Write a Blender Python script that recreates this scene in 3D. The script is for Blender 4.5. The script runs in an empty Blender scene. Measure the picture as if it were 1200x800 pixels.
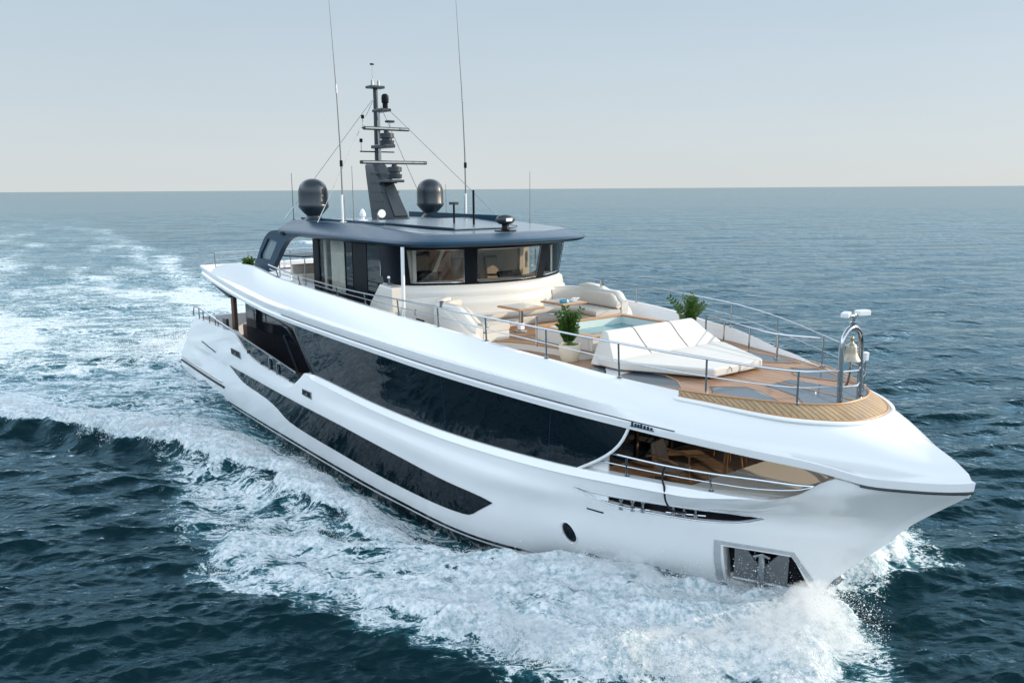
import bpy, bmesh, math, random
import numpy as np
from mathutils import Matrix, Vector
from mathutils.bvhtree import BVHTree
random.seed(7)
RS = np.random.default_rng(11)
R = math.radians
scene = bpy.context.scene
COL = scene.collection

# ------------------------------------------------------------------ camera
cam_d = bpy.data.cameras.new("camera"); cam_o = bpy.data.objects.new("camera", cam_d); COL.objects.link(cam_o)
cam_d.sensor_width = 36; cam_d.lens = 28.977; cam_d.clip_start = .2; cam_d.clip_end = 90000
_r = Vector((0.6081, 0.7938, -0.0067)); _b = Vector((0.7801, -0.5986, 0.1818)); _b.normalize()
_r = (_r-_b*_r.dot(_b)).normalized(); _u = _b.cross(_r)
cam_o.matrix_world = Matrix(((_r.x, _u.x, _b.x, 6.255), (_r.y, _u.y, _b.y, -15.469), (_r.z, _u.z, _b.z, 8.71), (0, 0, 0, 1)))
scene.camera = cam_o

# ------------------------------------------------------------------ sky, sun, exposure
SUN_AZ, SUN_EL = 60.0, 17.0          # azimuth from +X (bow) towards +Y (port)
w = bpy.data.worlds.new("World"); scene.world = w; w.use_nodes = True
nt = w.node_tree; nt.nodes.clear()
sky = nt.nodes.new("ShaderNodeTexSky"); sky.sky_type = 'NISHITA'; sky.sun_disc = False
sky.sun_elevation = R(SUN_EL); sky.sun_rotation = R(90-SUN_AZ)
sky.air_density = .6; sky.dust_density = 1.2; sky.ozone_density = 1.5; sky.altitude = 0
bg = nt.nodes.new("ShaderNodeBackground"); bg.inputs[1].default_value = 0.13
wo = nt.nodes.new("ShaderNodeOutputWorld")
hz = nt.nodes.new("ShaderNodeMix"); hz.data_type = 'RGBA'; hz.inputs[7].default_value = (2.2, 2.5, 2.65, 1)   # thin even haze
tcw = nt.nodes.new("ShaderNodeTexCoord"); sxyz = nt.nodes.new("ShaderNodeSeparateXYZ"); nt.links.new(tcw.outputs['Generated'], sxyz.inputs[0])
m1 = nt.nodes.new("ShaderNodeMapRange"); m1.inputs[1].default_value = 0; m1.inputs[2].default_value = .75; m1.inputs[3].default_value = 1; m1.inputs[4].default_value = .8
m2 = nt.nodes.new("ShaderNodeMath"); m2.operation = 'POWER'; m2.inputs[1].default_value = 1.5
m3 = nt.nodes.new("ShaderNodeMath"); m3.operation = 'MULTIPLY'; m3.inputs[1].default_value = .94
nt.links.new(sxyz.outputs[2], m1.inputs[0]); nt.links.new(m1.outputs[0], m2.inputs[0]); nt.links.new(m2.outputs[0], m3.inputs[0]); nt.links.new(m3.outputs[0], hz.inputs[0])
m4 = nt.nodes.new("ShaderNodeMapRange"); m4.interpolation_type = 'SMOOTHSTEP'; m4.inputs[1].default_value = .23; m4.inputs[2].default_value = .40; nt.links.new(sxyz.outputs[2], m4.inputs[0])
vs = nt.nodes.new("ShaderNodeMix"); vs.data_type = 'RGBA'; vs.inputs[6].default_value = (3.15, 3.5, 3.68, 1); vs.inputs[7].default_value = (15.0, 17.4, 19.8, 1)   # haze, plus an added bright band above the view to light the hull
m6 = nt.nodes.new("ShaderNodeMapRange"); m6.interpolation_type = 'SMOOTHSTEP'; m6.inputs[1].default_value = .45; m6.inputs[2].default_value = .80; m6.inputs[3].default_value = 1; m6.inputs[4].default_value = .12; nt.links.new(sxyz.outputs[2], m6.inputs[0])
m7 = nt.nodes.new("ShaderNodeMath"); m7.operation = 'MULTIPLY'; nt.links.new(m4.outputs[0], m7.inputs[0]); nt.links.new(m6.outputs[0], m7.inputs[1])
nt.links.new(m7.outputs[0], vs.inputs[0])
lo = nt.nodes.new("ShaderNodeMix"); lo.data_type = 'RGBA'; lo.inputs[6].default_value = (3.68, 3.88, 3.90, 1); lo.inputs[7].default_value = (2.95, 3.55, 3.95, 1)   # warm pale haze at the horizon, bluer above
m8 = nt.nodes.new("ShaderNodeMapRange"); m8.inputs[1].default_value = 0; m8.inputs[2].default_value = .2; nt.links.new(sxyz.outputs[2], m8.inputs[0])
nt.links.new(m8.outputs[0], lo.inputs[0]); nt.links.new(lo.outputs[2], vs.inputs[6]); cn = nt.nodes.new("ShaderNodeTexNoise"); cn.inputs['Scale'].default_value = 1.6; cn.inputs['Detail'].default_value = 5; cn.inputs['Roughness'].default_value = .5
cm = nt.nodes.new("ShaderNodeMapping"); cm.inputs['Scale'].default_value = (1, 1, 5); nt.links.new(tcw.outputs['Generated'], cm.inputs[0]); nt.links.new(cm.outputs[0], cn.inputs['Vector'])
c2 = nt.nodes.new("ShaderNodeMath"); c2.operation = 'MULTIPLY_ADD'; c2.inputs[1].default_value = .16; c2.inputs[2].default_value = .92; nt.links.new(cn.outputs[0], c2.inputs[0])
c3 = nt.nodes.new("ShaderNodeVectorMath"); c3.operation = 'SCALE'; nt.links.new(vs.outputs[2], c3.inputs[0]); nt.links.new(c2.outputs[0], c3.inputs['Scale'])   # faint uneven haze
nt.links.new(c3.outputs[0], hz.inputs[7])
nt.links.new(sky.outputs[0], hz.inputs[6]); nt.links.new(hz.outputs[2], bg.inputs[0]); nt.links.new(bg.outputs[0], wo.inputs[0])
sl = bpy.data.lights.new("sun", 'SUN'); sl.energy = 2.8; sl.angle = R(.6); sl.color = (1, .84, .63)
so = bpy.data.objects.new("sun", sl); COL.objects.link(so)
sd = Vector((math.cos(R(SUN_AZ))*math.cos(R(SUN_EL)), math.sin(R(SUN_AZ))*math.cos(R(SUN_EL)), math.sin(R(SUN_EL))))
so.rotation_euler = sd.to_track_quat('Z', 'Y').to_euler(); so.location = sd*60
scene.view_settings.view_transform = 'Standard'; scene.view_settings.look = 'None'
scene.view_settings.exposure = 0.52; scene.view_settings.gamma = 1; scene.view_settings.use_curve_mapping = False
scene.render.engine = 'CYCLES'; scene.cycles.volume_bounces = 6; scene.cycles.max_bounces = 12

# ------------------------------------------------------------------ helpers
class NT:
    def __init__(s, name):
        s.m = bpy.data.materials.new(name); s.m.use_nodes = True; s.t = s.m.node_tree; s.t.nodes.clear()
        s.out = s.t.nodes.new("ShaderNodeOutputMaterial")
    def n(s, ty, **kw):
        x = s.t.nodes.new("ShaderNode"+ty)
        for k, v in kw.items():
            if k.startswith('i_'): x.inputs[k[2:].replace('_', ' ')].default_value = v
            else: setattr(x, k, v)
        return x
    def l(s, a, b): s.t.links.new(a, b)
    def val(s, x, sock):
        if isinstance(x, (int, float)): sock.default_value = x
        else: s.l(x, sock)
    def math(s, op, a, b=None, c=None, clamp=False):
        x = s.n("Math", operation=op); x.use_clamp = clamp
        for i, q in enumerate((a, b, c)):
            if q is not None: s.val(q, x.inputs[i])
        return x.outputs[0]
    def mix(s, f, a, b):
        x = s.n("Mix", data_type='RGBA'); s.val(f, x.inputs[0])
        for q, sk in ((a, x.inputs[6]), (b, x.inputs[7])):
            if isinstance(q, tuple): sk.default_value = (*q[:3], 1)
            else: s.l(q, sk)
        return x.outputs[2]
    def sstep(s, x, a, b):
        m = s.n("MapRange", interpolation_type='SMOOTHSTEP'); s.l(x, m.inputs[0])
        s.val(a, m.inputs[1]); s.val(b, m.inputs[2]); return m.outputs[0]
    def noise(s, vec, scale, detail=4, rough=.55, dist=0):
        x = s.n("TexNoise"); x.inputs['Scale'].default_value = scale; x.inputs['Detail'].default_value = detail
        x.inputs['Roughness'].default_value = rough; x.inputs['Distortion'].default_value = dist
        if vec is not None: s.l(vec, x.inputs['Vector'])
        return x.outputs['Fac']
    def pos(s):
        return s.n("NewGeometry").outputs['Position']
    def obj(s): return s.n("TexCoord").outputs['Object']
    def bump(s, h, strength, dist=.01):
        b = s.n("Bump"); b.inputs['Strength'].default_value = strength; b.inputs['Distance'].default_value = dist
        s.l(h, b.inputs['Height']); return b.outputs[0]
    def pbr(s, color, rough=.5, metal=0, normal=None, coat=0, ior=1.5, **kw):
        p = s.n("BsdfPrincipled")
        for q, k in ((color, 'Base Color'), (rough, 'Roughness'), (metal, 'Metallic')):
            if isinstance(q, tuple): p.inputs[k].default_value = (*q[:3], 1)
            elif isinstance(q, (int, float)): p.inputs[k].default_value = q
            else: s.l(q, p.inputs[k])
        p.inputs['IOR'].default_value = ior; p.inputs['Coat Weight'].default_value = coat
        if normal is not None: s.l(normal, p.inputs['Normal'])
        for k, v in kw.items():
            sk = p.inputs[k.replace('_', ' ')]
            if hasattr(v, 'node'): s.l(v, sk)
            else: sk.default_value = v
        return p.outputs[0]
    def fin(s, sh): s.l(sh, s.out.inputs[0]); return s.m

def plain(name, col, rough=.5, metal=0, var=.08, scale=6, bump=0, bscale=60, coat=0, ior=1.5):
    """a colour with slight uneven tone and gloss"""
    t = NT(name); o = t.obj(); n = t.noise(o, scale, 5)
    c = t.mix(n, tuple(x*(1-var) for x in col), tuple(min(1, x*(1+var)) for x in col))
    rr = t.math('MULTIPLY_ADD', t.noise(o, scale*2.3, 3), .16*(rough+.05), rough*.9)
    nm = t.bump(t.noise(o, bscale, 4), bump) if bump else None
    return t.fin(t.pbr(c, rr, metal, nm, coat, ior))
MAT = {}
def tube_pts(a): return [np.asarray(p, float) for p in a]
class MB:
    def __init__(s): s.v = []; s.f = []; s.attr = None
    def add(s, vs, fs):
        o = len(s.v); s.v += [tuple(map(float, p)) for p in vs]; s.f += [tuple(i+o for i in q) for q in fs]; return s
    def grid(s, rows, cu=False, cv=False, flip=False):
        G = np.asarray(rows, float); a, b = G.shape[:2]; fs = []
        for i in range(a if cu else a-1):
            for j in range(b if cv else b-1):
                q = (i*b+j, i*b+(j+1) % b, ((i+1) % a)*b+(j+1) % b, ((i+1) % a)*b+j)
                fs.append(q[::-1] if flip else q)
        return s.add(G.reshape(-1, 3), fs)
    def box(s, c, d, rz=0, taper=1.0, ry=0):
        vs = []; cs, sn = math.cos(rz), math.sin(rz); cy, sy = math.cos(ry), math.sin(ry)
        for z in (-.5, .5):
            k = taper if z > 0 else 1
            for x, y in ((-.5, -.5), (.5, -.5), (.5, .5), (-.5, .5)):
                X, Y, Z = x*d[0]*k, y*d[1]*k, z*d[2]
                X, Z = X*cy+Z*sy, -X*sy+Z*cy
                vs.append((c[0]+X*cs-Y*sn, c[1]+X*sn+Y*cs, c[2]+Z))
        return s.add(vs, [(3, 2, 1, 0), (4, 5, 6, 7), (0, 1, 5, 4), (1, 2, 6, 5), (2, 3, 7, 6), (3, 0, 4, 7)])
    def tube(s, pts, r, n=8, closed=False):
        P = np.asarray(pts, float); k = len(P); rr = np.broadcast_to(np.asarray(r, float), (k,))
        T = np.gradient(P, axis=0) if k > 2 else np.repeat([P[-1]-P[0]], k, 0)
        if closed: T = np.roll(P, -1, 0)-np.roll(P, 1, 0)
        T /= np.linalg.norm(T, axis=1)[:, None]+1e-12
        up = np.array([0, 0, 1.]) if abs(T[0, 2]) < .9 else np.array([1., 0, 0])
        rows = []; N = np.cross(T[0], up); N /= np.linalg.norm(N)
        for i in range(k):
            N = N-T[i]*(N@T[i]); N /= np.linalg.norm(N)+1e-12; Bn = np.cross(T[i], N)
            a = np.linspace(0, 2*np.pi, n, endpoint=False)[:, None]
            rows.append(P[i]+rr[i]*(np.cos(a)*N+np.sin(a)*Bn))
        o = len(s.v); s.grid(rows, cu=closed, cv=True, flip=True)
        if not closed:
            s.f.append(tuple(o+i for i in range(n))); s.f.append(tuple(o+(k-1)*n+i for i in reversed(range(n))))
        return s
    def lathe(s, c, prof, n=24, sx=1, sy=1):
        a = np.linspace(0, 2*np.pi, n, endpoint=False)
        rows = [[(c[0]+r*sx*math.cos(t), c[1]+r*sy*math.sin(t), c[2]+z) for t in a] for r, z in prof]
        o = len(s.v); s.grid(rows, cv=True)
        if prof[0][0] > 1e-4: s.f.append(tuple(o+i for i in reversed(range(n))))
        if prof[-1][0] > 1e-4: s.f.append(tuple(o+(len(prof)-1)*n+i for i in range(n)))
        return s
    def extr(s, poly, vec):
        P = np.asarray(poly, float); n = len(P); v = np.asarray(vec, float)
        fs = [tuple(reversed(range(n))), tuple(range(n, 2*n))]+[(i, (i+1) % n, n+(i+1) % n, n+i) for i in range(n)]
        return s.add(np.vstack([P, P+v]), fs)
    def build(s, name, mat, parent=None, smooth=35, bevel=0, seg=2, local=False, label=None, kind=None, fix=True, solid=0):
        me = bpy.data.meshes.new(name)
        V = np.asarray(s.v, float).reshape(-1, 3)
        off = np.zeros(3)
        if parent is not None and not local:
            p = parent
            while p is not None: off += np.array(p.location); p = p.parent
        me.from_pydata((V-off).tolist(), [], s.f)
        if fix:
            bm = bmesh.new(); bm.from_mesh(me)
            bmesh.ops.remove_doubles(bm, verts=bm.verts, dist=1e-5)
            bmesh.ops.dissolve_degenerate(bm, edges=bm.edges, dist=1e-6)
            bmesh.ops.recalc_face_normals(bm, faces=bm.faces)
            bm.to_mesh(me); bm.free()
        if s.attr is not None:
            at = me.attributes.new('seam', 'FLOAT', 'POINT'); at.data.foreach_set('value', np.asarray(s.attr, np.float32))
        me.materials.append(MAT[mat] if isinstance(mat, str) else mat)
        if smooth:
            me.shade_smooth(); me.set_sharp_from_angle(angle=R(smooth))
        o = bpy.data.objects.new(name, me); COL.objects.link(o)
        if parent is not None: o.parent = parent
        if solid:
            q = o.modifiers.new("t", 'SOLIDIFY'); q.thickness = solid; q.offset = 0
            if smooth and not bevel:
                e = o.modifiers.new("e", 'EDGE_SPLIT'); e.split_angle = R(50)
        if bevel:
            q = o.modifiers.new("b", 'BEVEL'); q.width = bevel; q.segments = seg; q.limit_method = 'ANGLE'; q.angle_limit = R(40)
            q.harden_normals = True
        if label: o['label'] = label
        if kind: o['kind'] = kind
        return o
def tag(o, label=None, cat=None, group=None, kind=None):
    for k, v in (('label', label), ('category', cat), ('group', group), ('kind', kind)):
        if v: o[k] = v
    return o
def thing(name, loc, label, cat, group=None, rz=0):
    o = bpy.data.objects.new(name, None); COL.objects.link(o); o.location = loc; o.rotation_euler = (0, 0, rz)
    o.empty_display_size = .2
    return tag(o, label, cat, group)
def copy_tree(o, parent=None):
    c = o.copy(); COL.objects.link(c); c.parent = parent
    for ch in [x for x in bpy.data.objects if x.parent == o]: copy_tree(ch, c)
    return c
def mir(P): return [(p[0], -p[1], p[2]) for p in P]
def ell(a, b, n=24, c=(0, 0)): return [(c[0]+a*math.cos(t), c[1]+b*math.sin(t)) for t in np.linspace(0, 2*math.pi, n, endpoint=False)]

# ------------------------------------------------------------------ materials
def m_gelcoat():
    t = NT("gelcoat"); o = t.pos(); z = t.n("SeparateXYZ"); t.l(o, z.inputs[0])
    n = t.noise(o, .7, 4)
    c = t.mix(n, (.79, .80, .81), (.84, .845, .85))
    # dried salt and faint streaks low on the topsides
    mp = t.n("Mapping"); t.l(o, mp.inputs[0]); mp.inputs['Scale'].default_value = (3, 3, .5)
    st = t.math('MULTIPLY', t.sstep(t.noise(mp.outputs[0], 1.5, 6, .65), .55, .8), t.math('SUBTRACT', 1, t.sstep(z.outputs[2], .2, 2.2)))
    c = t.mix(t.math('MULTIPLY', st, .22), c, (.66, .68, .69))
    r = t.math('MULTIPLY_ADD', t.noise(o, 3, 5), .08, .07)
    return t.fin(t.pbr(c, r, 0, t.bump(t.noise(o, .45, 2), .03, .05), coat=.3))
def m_hull():
    t = NT("hull gelcoat with boot stripe"); o = t.pos(); z = t.n("SeparateXYZ"); t.l(o, z.inputs[0])
    n = t.noise(o, .7, 4)
    c = t.mix(n, (.83, .84, .85), (.87, .875, .88))
    mp = t.n("Mapping"); t.l(o, mp.inputs[0]); mp.inputs['Scale'].default_value = (3, 3, .5)
    st = t.math('MULTIPLY', t.sstep(t.noise(mp.outputs[0], 1.5, 6, .65), .55, .8), t.math('SUBTRACT', 1, t.sstep(z.outputs[2], .2, 2.2)))
    c = t.mix(t.math('MULTIPLY', st, .22), c, (.66, .68, .69))
    zz = t.math('ADD', z.outputs[2], t.math('MULTIPLY', t.sstep(z.outputs[0], -9, -5.5), .8))
    b1 = t.math('MULTIPLY', t.math('LESS_THAN', zz, -.12), t.math('GREATER_THAN', zz, -.22))
    b2 = t.math('LESS_THAN', zz, -.28)
    c = t.mix(t.math('MAXIMUM', b1, b2), c, (.012, .013, .016))
    r = t.math('MULTIPLY_ADD', t.noise(o, 3, 5), .08, .07)
    return t.fin(t.pbr(c, r, 0, t.bump(t.noise(o, .45, 2), .03, .05), coat=.3))
MAT['white'] = m_gelcoat(); MAT['hull'] = m_hull()
def m_glass_dark():
    t = NT("black tinted glass"); o = t.pos()
    nm = t.bump(t.noise(o, .8, 2), .05, .02)
    return t.fin(t.pbr((.003, .008, .013), .02, 0, nm, ior=1.42))
MAT['blackglass'] = m_glass_dark()
def m_glass_clear(name, tint, keep):
    t = NT(name); g = t.n("NewGeometry"); nm = t.bump(t.noise(t.pos(), .9, 2), .05, .02)
    dt = t.n("VectorMath", operation='DOT_PRODUCT'); t.l(nm, dt.inputs[0]); t.l(g.outputs['Incoming'], dt.inputs[1])
    q = t.math('SUBTRACT', 1, t.math('ABSOLUTE', dt.outputs['Value']), clamp=True)
    fr = t.math('MULTIPLY_ADD', t.math('POWER', q, 5), .9, .045)          # reflection of a thin sheet, same from both sides
    tr = t.n("BsdfTransparent"); tr.inputs[0].default_value = (*tint, 1)
    gl = t.n("BsdfGlossy"); gl.inputs['Roughness'].default_value = .02; t.l(nm, gl.inputs['Normal'])
    mx = t.n("MixShader"); t.l(t.math('MULTIPLY', fr, keep, clamp=True), mx.inputs[0]); t.l(tr.outputs[0], mx.inputs[1]); t.l(gl.outputs[0], mx.inputs[2])
    return t.fin(mx.outputs[0])
MAT['glass'] = m_glass_clear("clear glass", (.92, .93, .92), 1.0)
MAT['smoke'] = m_glass_clear("smoked glass", (.22, .25, .27), 1.3)
MAT['navy'] = plain("dark blue metallic paint", (.009, .042, .080), .36, .05, .06, 2, coat=0, ior=1.33)
MAT['navytop'] = plain("grey blue deck paint", (.15, .19, .225), .24, 0, .12, 2.5, bump=.05)
MAT['darkmetal'] = plain("dark grey painted metal", (.028, .038, .048), .38, .1, .1, 4)
MAT['dome'] = plain("charcoal dome", (.016, .027, .038), .34, 0, .06, 3)
MAT['black'] = plain("black trim", (.005, .007, .011), .4, 0, .1, 5, ior=1.22)
MAT['palesteel'] = plain("pale weathered stainless plate", (.50, .53, .55), .4, .3, .2, 7, bump=.1, bscale=20)
MAT['anchorsteel'] = plain("dark galvanised anchor", (.19, .205, .215), .4, .6, .3, 8, bump=.2, bscale=25)
MAT['steel'] = plain("polished stainless steel", (.40, .425, .45), .18, 1, .05, 12)
MAT['dullsteel'] = plain("galvanised steel", (.30, .33, .35), .42, .8, .25, 9, bump=.15, bscale=25)
MAT['aerial'] = plain("grey fibreglass aerial", (.16, .17, .18), .45)
MAT['cream'] = plain("cream gelcoat", (.63, .605, .56), .22, 0, .03, 2, coat=.2)
MAT['frost'] = plain("grey tinted roof glass", (.20, .25, .28), .08)
MAT['cushion'] = plain("off white outdoor fabric", (.56, .52, .465), .85, 0, .04, 3, bump=.12, bscale=220)
MAT['padwhite'] = plain("white sunpad fabric", (.60, .58, .545), .85, 0, .03, 3, bump=.12, bscale=220)
MAT['piping'] = plain("grey brown cushion piping", (.30, .28, .26), .8)
MAT['pot'] = plain("cream glazed pot", (.62, .55, .44), .45, 0, .06, 5, bump=.05)
MAT['soil'] = plain("potting soil", (.05, .035, .025), .9, 0, .3, 30, bump=.5)
MAT['brass'] = plain("weathered bell bronze", (.33, .30, .24), .42, .75, .15, 8)
MAT['wood'] = plain("oiled teak furniture", (.34, .17, .075), .5, 0, .2, 9)
MAT['tabletop'] = plain("pale stone table top", (.42, .41, .39), .3, 0, .08, 12)
MAT['darkint'] = plain("dark interior lining", (.035, .028, .024), .6, 0, .15, 3)
MAT['brown'] = plain("brown weave furniture", (.10, .055, .035), .75, 0, .25, 14, bump=.3, bscale=90)
MAT['beige'] = plain("beige interior panel", (.66, .57, .46), .6, 0, .06, 3)
MAT['taupe'] = plain("taupe upholstery", (.30, .24, .19), .8, 0, .08, 6, bump=.15, bscale=160)
MAT['hatchglass'] = plain("blue grey deck glass", (.055, .08, .105), .06, 0, .06, 2)
MAT['deckgrey'] = plain("pale grey non slip deck", (.55, .56, .56), .7, 0, .05, 8, bump=.1, bscale=150)
MAT['poolwall'] = plain("pale aqua pool lining", (.53, .63, .62), .3, 0, .05, 6)
MAT['dish'] = plain("turquoise glass dish", (.05, .30, .42), .15)
MAT['paper'] = plain("white napkins", (.8, .8, .78), .8)
MAT['lens'] = plain("pale lamp lens", (.75, .78, .8), .1)
MAT['rope'] = plain("black mooring line", (.015, .015, .017), .9, 0, .3, 60, bump=.6, bscale=140)
MAT['redfruit'] = plain("orange and red fruit", (.5, .12, .03), .5, 0, .5, 14)
def m_teak(name, axis, pitch, c0, c1, use_attr=False):
    t = NT(name); p = t.pos(); s = t.n("SeparateXYZ"); t.l(p, s.inputs[0])
    if use_attr:
        a = t.n("Attribute"); a.attribute_name = 'seam'; q = a.outputs['Fac']
    else: q = s.outputs[axis]
    u = t.math('DIVIDE', q, pitch); fr = t.math('FRACT', t.math('ADD', u, 500.0)); fl = t.math('FLOOR', t.math('ADD', u, 500.0))
    seam = t.math('LESS_THAN', fr, .16)
    wn = t.n("TexWhiteNoise", noise_dimensions='1D'); t.l(fl, wn.inputs['W'])
    mp = t.n("Mapping"); t.l(p, mp.inputs[0]); mp.inputs['Scale'].default_value = (1.2, 14, 14) if not use_attr else (6, 6, 6)
    g = t.noise(mp.outputs[0], 2.2, 6, .65)
    f = t.math('MULTIPLY_ADD', wn.outputs[0], .5, t.math('MULTIPLY_ADD', g, 1.5, -.45))
    c = t.mix(t.math('MULTIPLY', f, .95, clamp=True), c0, c1)
    wet = t.sstep(t.noise(p, .8, 4, .6), .5, .68)
    c = t.mix(t.math('MULTIPLY', wet, .35), c, tuple(x*.55 for x in c0))
    c = t.mix(t.math('MULTIPLY', seam, .85), c, (.03, .022, .018))
    rr = t.math('MULTIPLY_ADD', wet, -.3, .62)
    return t.fin(t.pbr(c, rr, 0, t.bump(t.math('SUBTRACT', g, t.math('MULTIPLY', seam, 1.5)), .25, .004)))
MAT['teak'] = m_teak("teak deck planking", 1, .075, (.23, .115, .062), (.42, .245, .14))
MAT['teakdark'] = m_teak("dark interior deck planking", 1, .12, (.10, .06, .04), (.24, .16, .10))
MAT['teakring'] = m_teak("teak capping planking", 1, .14, (.33, .21, .11), (.50, .35, .20), True)
MAT['teaktrim'] = plain("teak edge trim", (.42, .22, .10), .5, 0, .25, 14)
def m_pool():
    t = NT("pool water"); p = t.pos()
    nm = t.bump(t.noise(p, 4, 3), .35, .03)
    c = t.mix(t.noise(p, 7, 4), (.05, .18, .21), (.12, .31, .34))
    return t.fin(t.pbr(c, .04, 0, nm, ior=1.33))
MAT['poolwater'] = m_pool()
def m_leaf():
    t = NT("glossy plant leaf"); o = t.pos()
    c = t.mix(t.noise(o, 9, 4), (.018, .055, .010), (.07, .15, .025))
    return t.fin(t.pbr(c, .32, 0, None))
MAT['leaf'] = m_leaf()
def m_curtain():
    t = NT("pale pleated curtain"); c = t.mix(t.noise(t.pos(), 5, 4), (.55, .52, .46), (.70, .67, .60))
    return t.fin(t.pbr(c, .9))
MAT['curtain'] = m_curtain()
def cr(pts, n=None, dense=40):
    """Catmull-Rom through pts (k,3)"""
    P = np.asarray(pts, float)
    Q = np.vstack([2*P[0]-P[1], P, 2*P[-1]-P[-2]])
    out = []
    for i in range(1, len(Q)-2):
        p0, p1, p2, p3 = Q[i-1:i+3]
        d = lambda a, b: max(np.linalg.norm(a-b), 1e-6)**.5
        t0 = 0; t1 = t0+d(p0, p1); t2 = t1+d(p1, p2); t3 = t2+d(p2, p3)
        t = np.linspace(t1, t2, dense, endpoint=False)[:, None]
        A1 = (t1-t)/(t1-t0)*p0+(t-t0)/(t1-t0)*p1
        A2 = (t2-t)/(t2-t1)*p1+(t-t1)/(t2-t1)*p2
        A3 = (t3-t)/(t3-t2)*p2+(t-t2)/(t3-t2)*p3
        B1 = (t2-t)/(t2-t0)*A1+(t-t0)/(t2-t0)*A2
        B2 = (t3-t)/(t3-t1)*A2+(t-t1)/(t3-t1)*A3
        out.append((t2-t)/(t2-t1)*B1+(t-t1)/(t2-t1)*B2)
    out.append(P[-1:])
    D = np.vstack(out)
    return D if n is None else resample(D, n)
def resample(D, n):
    s = np.r_[0, np.cumsum(np.linalg.norm(np.diff(D, axis=0), axis=1))]
    t = np.linspace(0, s[-1], n)
    return np.stack([np.interp(t, s, D[:, k]) for k in range(D.shape[1])], 1)
def byx(pts, n, lin=False):
    """resample a curve by fraction of X range, denser at the bow"""
    D = np.asarray(pts, float) if lin else cr(pts)
    tau = np.linspace(0, 1, n); tau = tau + .25*tau*(1-tau)
    X = D[0, 0]+(D[-1, 0]-D[0, 0])*tau
    return np.stack([X]+[np.interp(X, np.maximum.accumulate(D[:, 0]), D[:, k]) for k in (1, 2)], 1)
def sm(a, b, x):
    t = np.clip((np.asarray(x, float)-a)/(b-a), 0, 1); return t*t*(3-2*t)
NH = 230
CPTS = [(-32.7,4.16,2.95),(-31,4.25,3.0),(-28,4.37,3.06),(-26.9,4.4,3.09),(-26.5,4.41,3.04),(-25.8,4.42,2.68),(-25.2,4.42,2.45),(-24.48,4.43,2.29),(-22.5,4.43,2.15),(-20.7,4.43,2.04),(-20.4,4.43,2.05),(-20.05,4.43,2.3),(-19.75,4.43,2.6),(-19.5,4.43,2.63),
 (-14.75,4.43,2.5),(-11,4.37,2.52),(-7.58,3.91,2.57),(-6.08,3.49,2.6),(-4.19,2.72,2.6),(-3.41,2.3,2.6),(-2.85,2.0,2.65),(-2.44,1.76,2.83),(-2.15,1.56,3.08),(-1.9,1.38,3.2),(-1.45,1.07,3.08),(-.87,.64,3.06),(-.3,.22,3.08),(-.04,0,3.10)]
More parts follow.
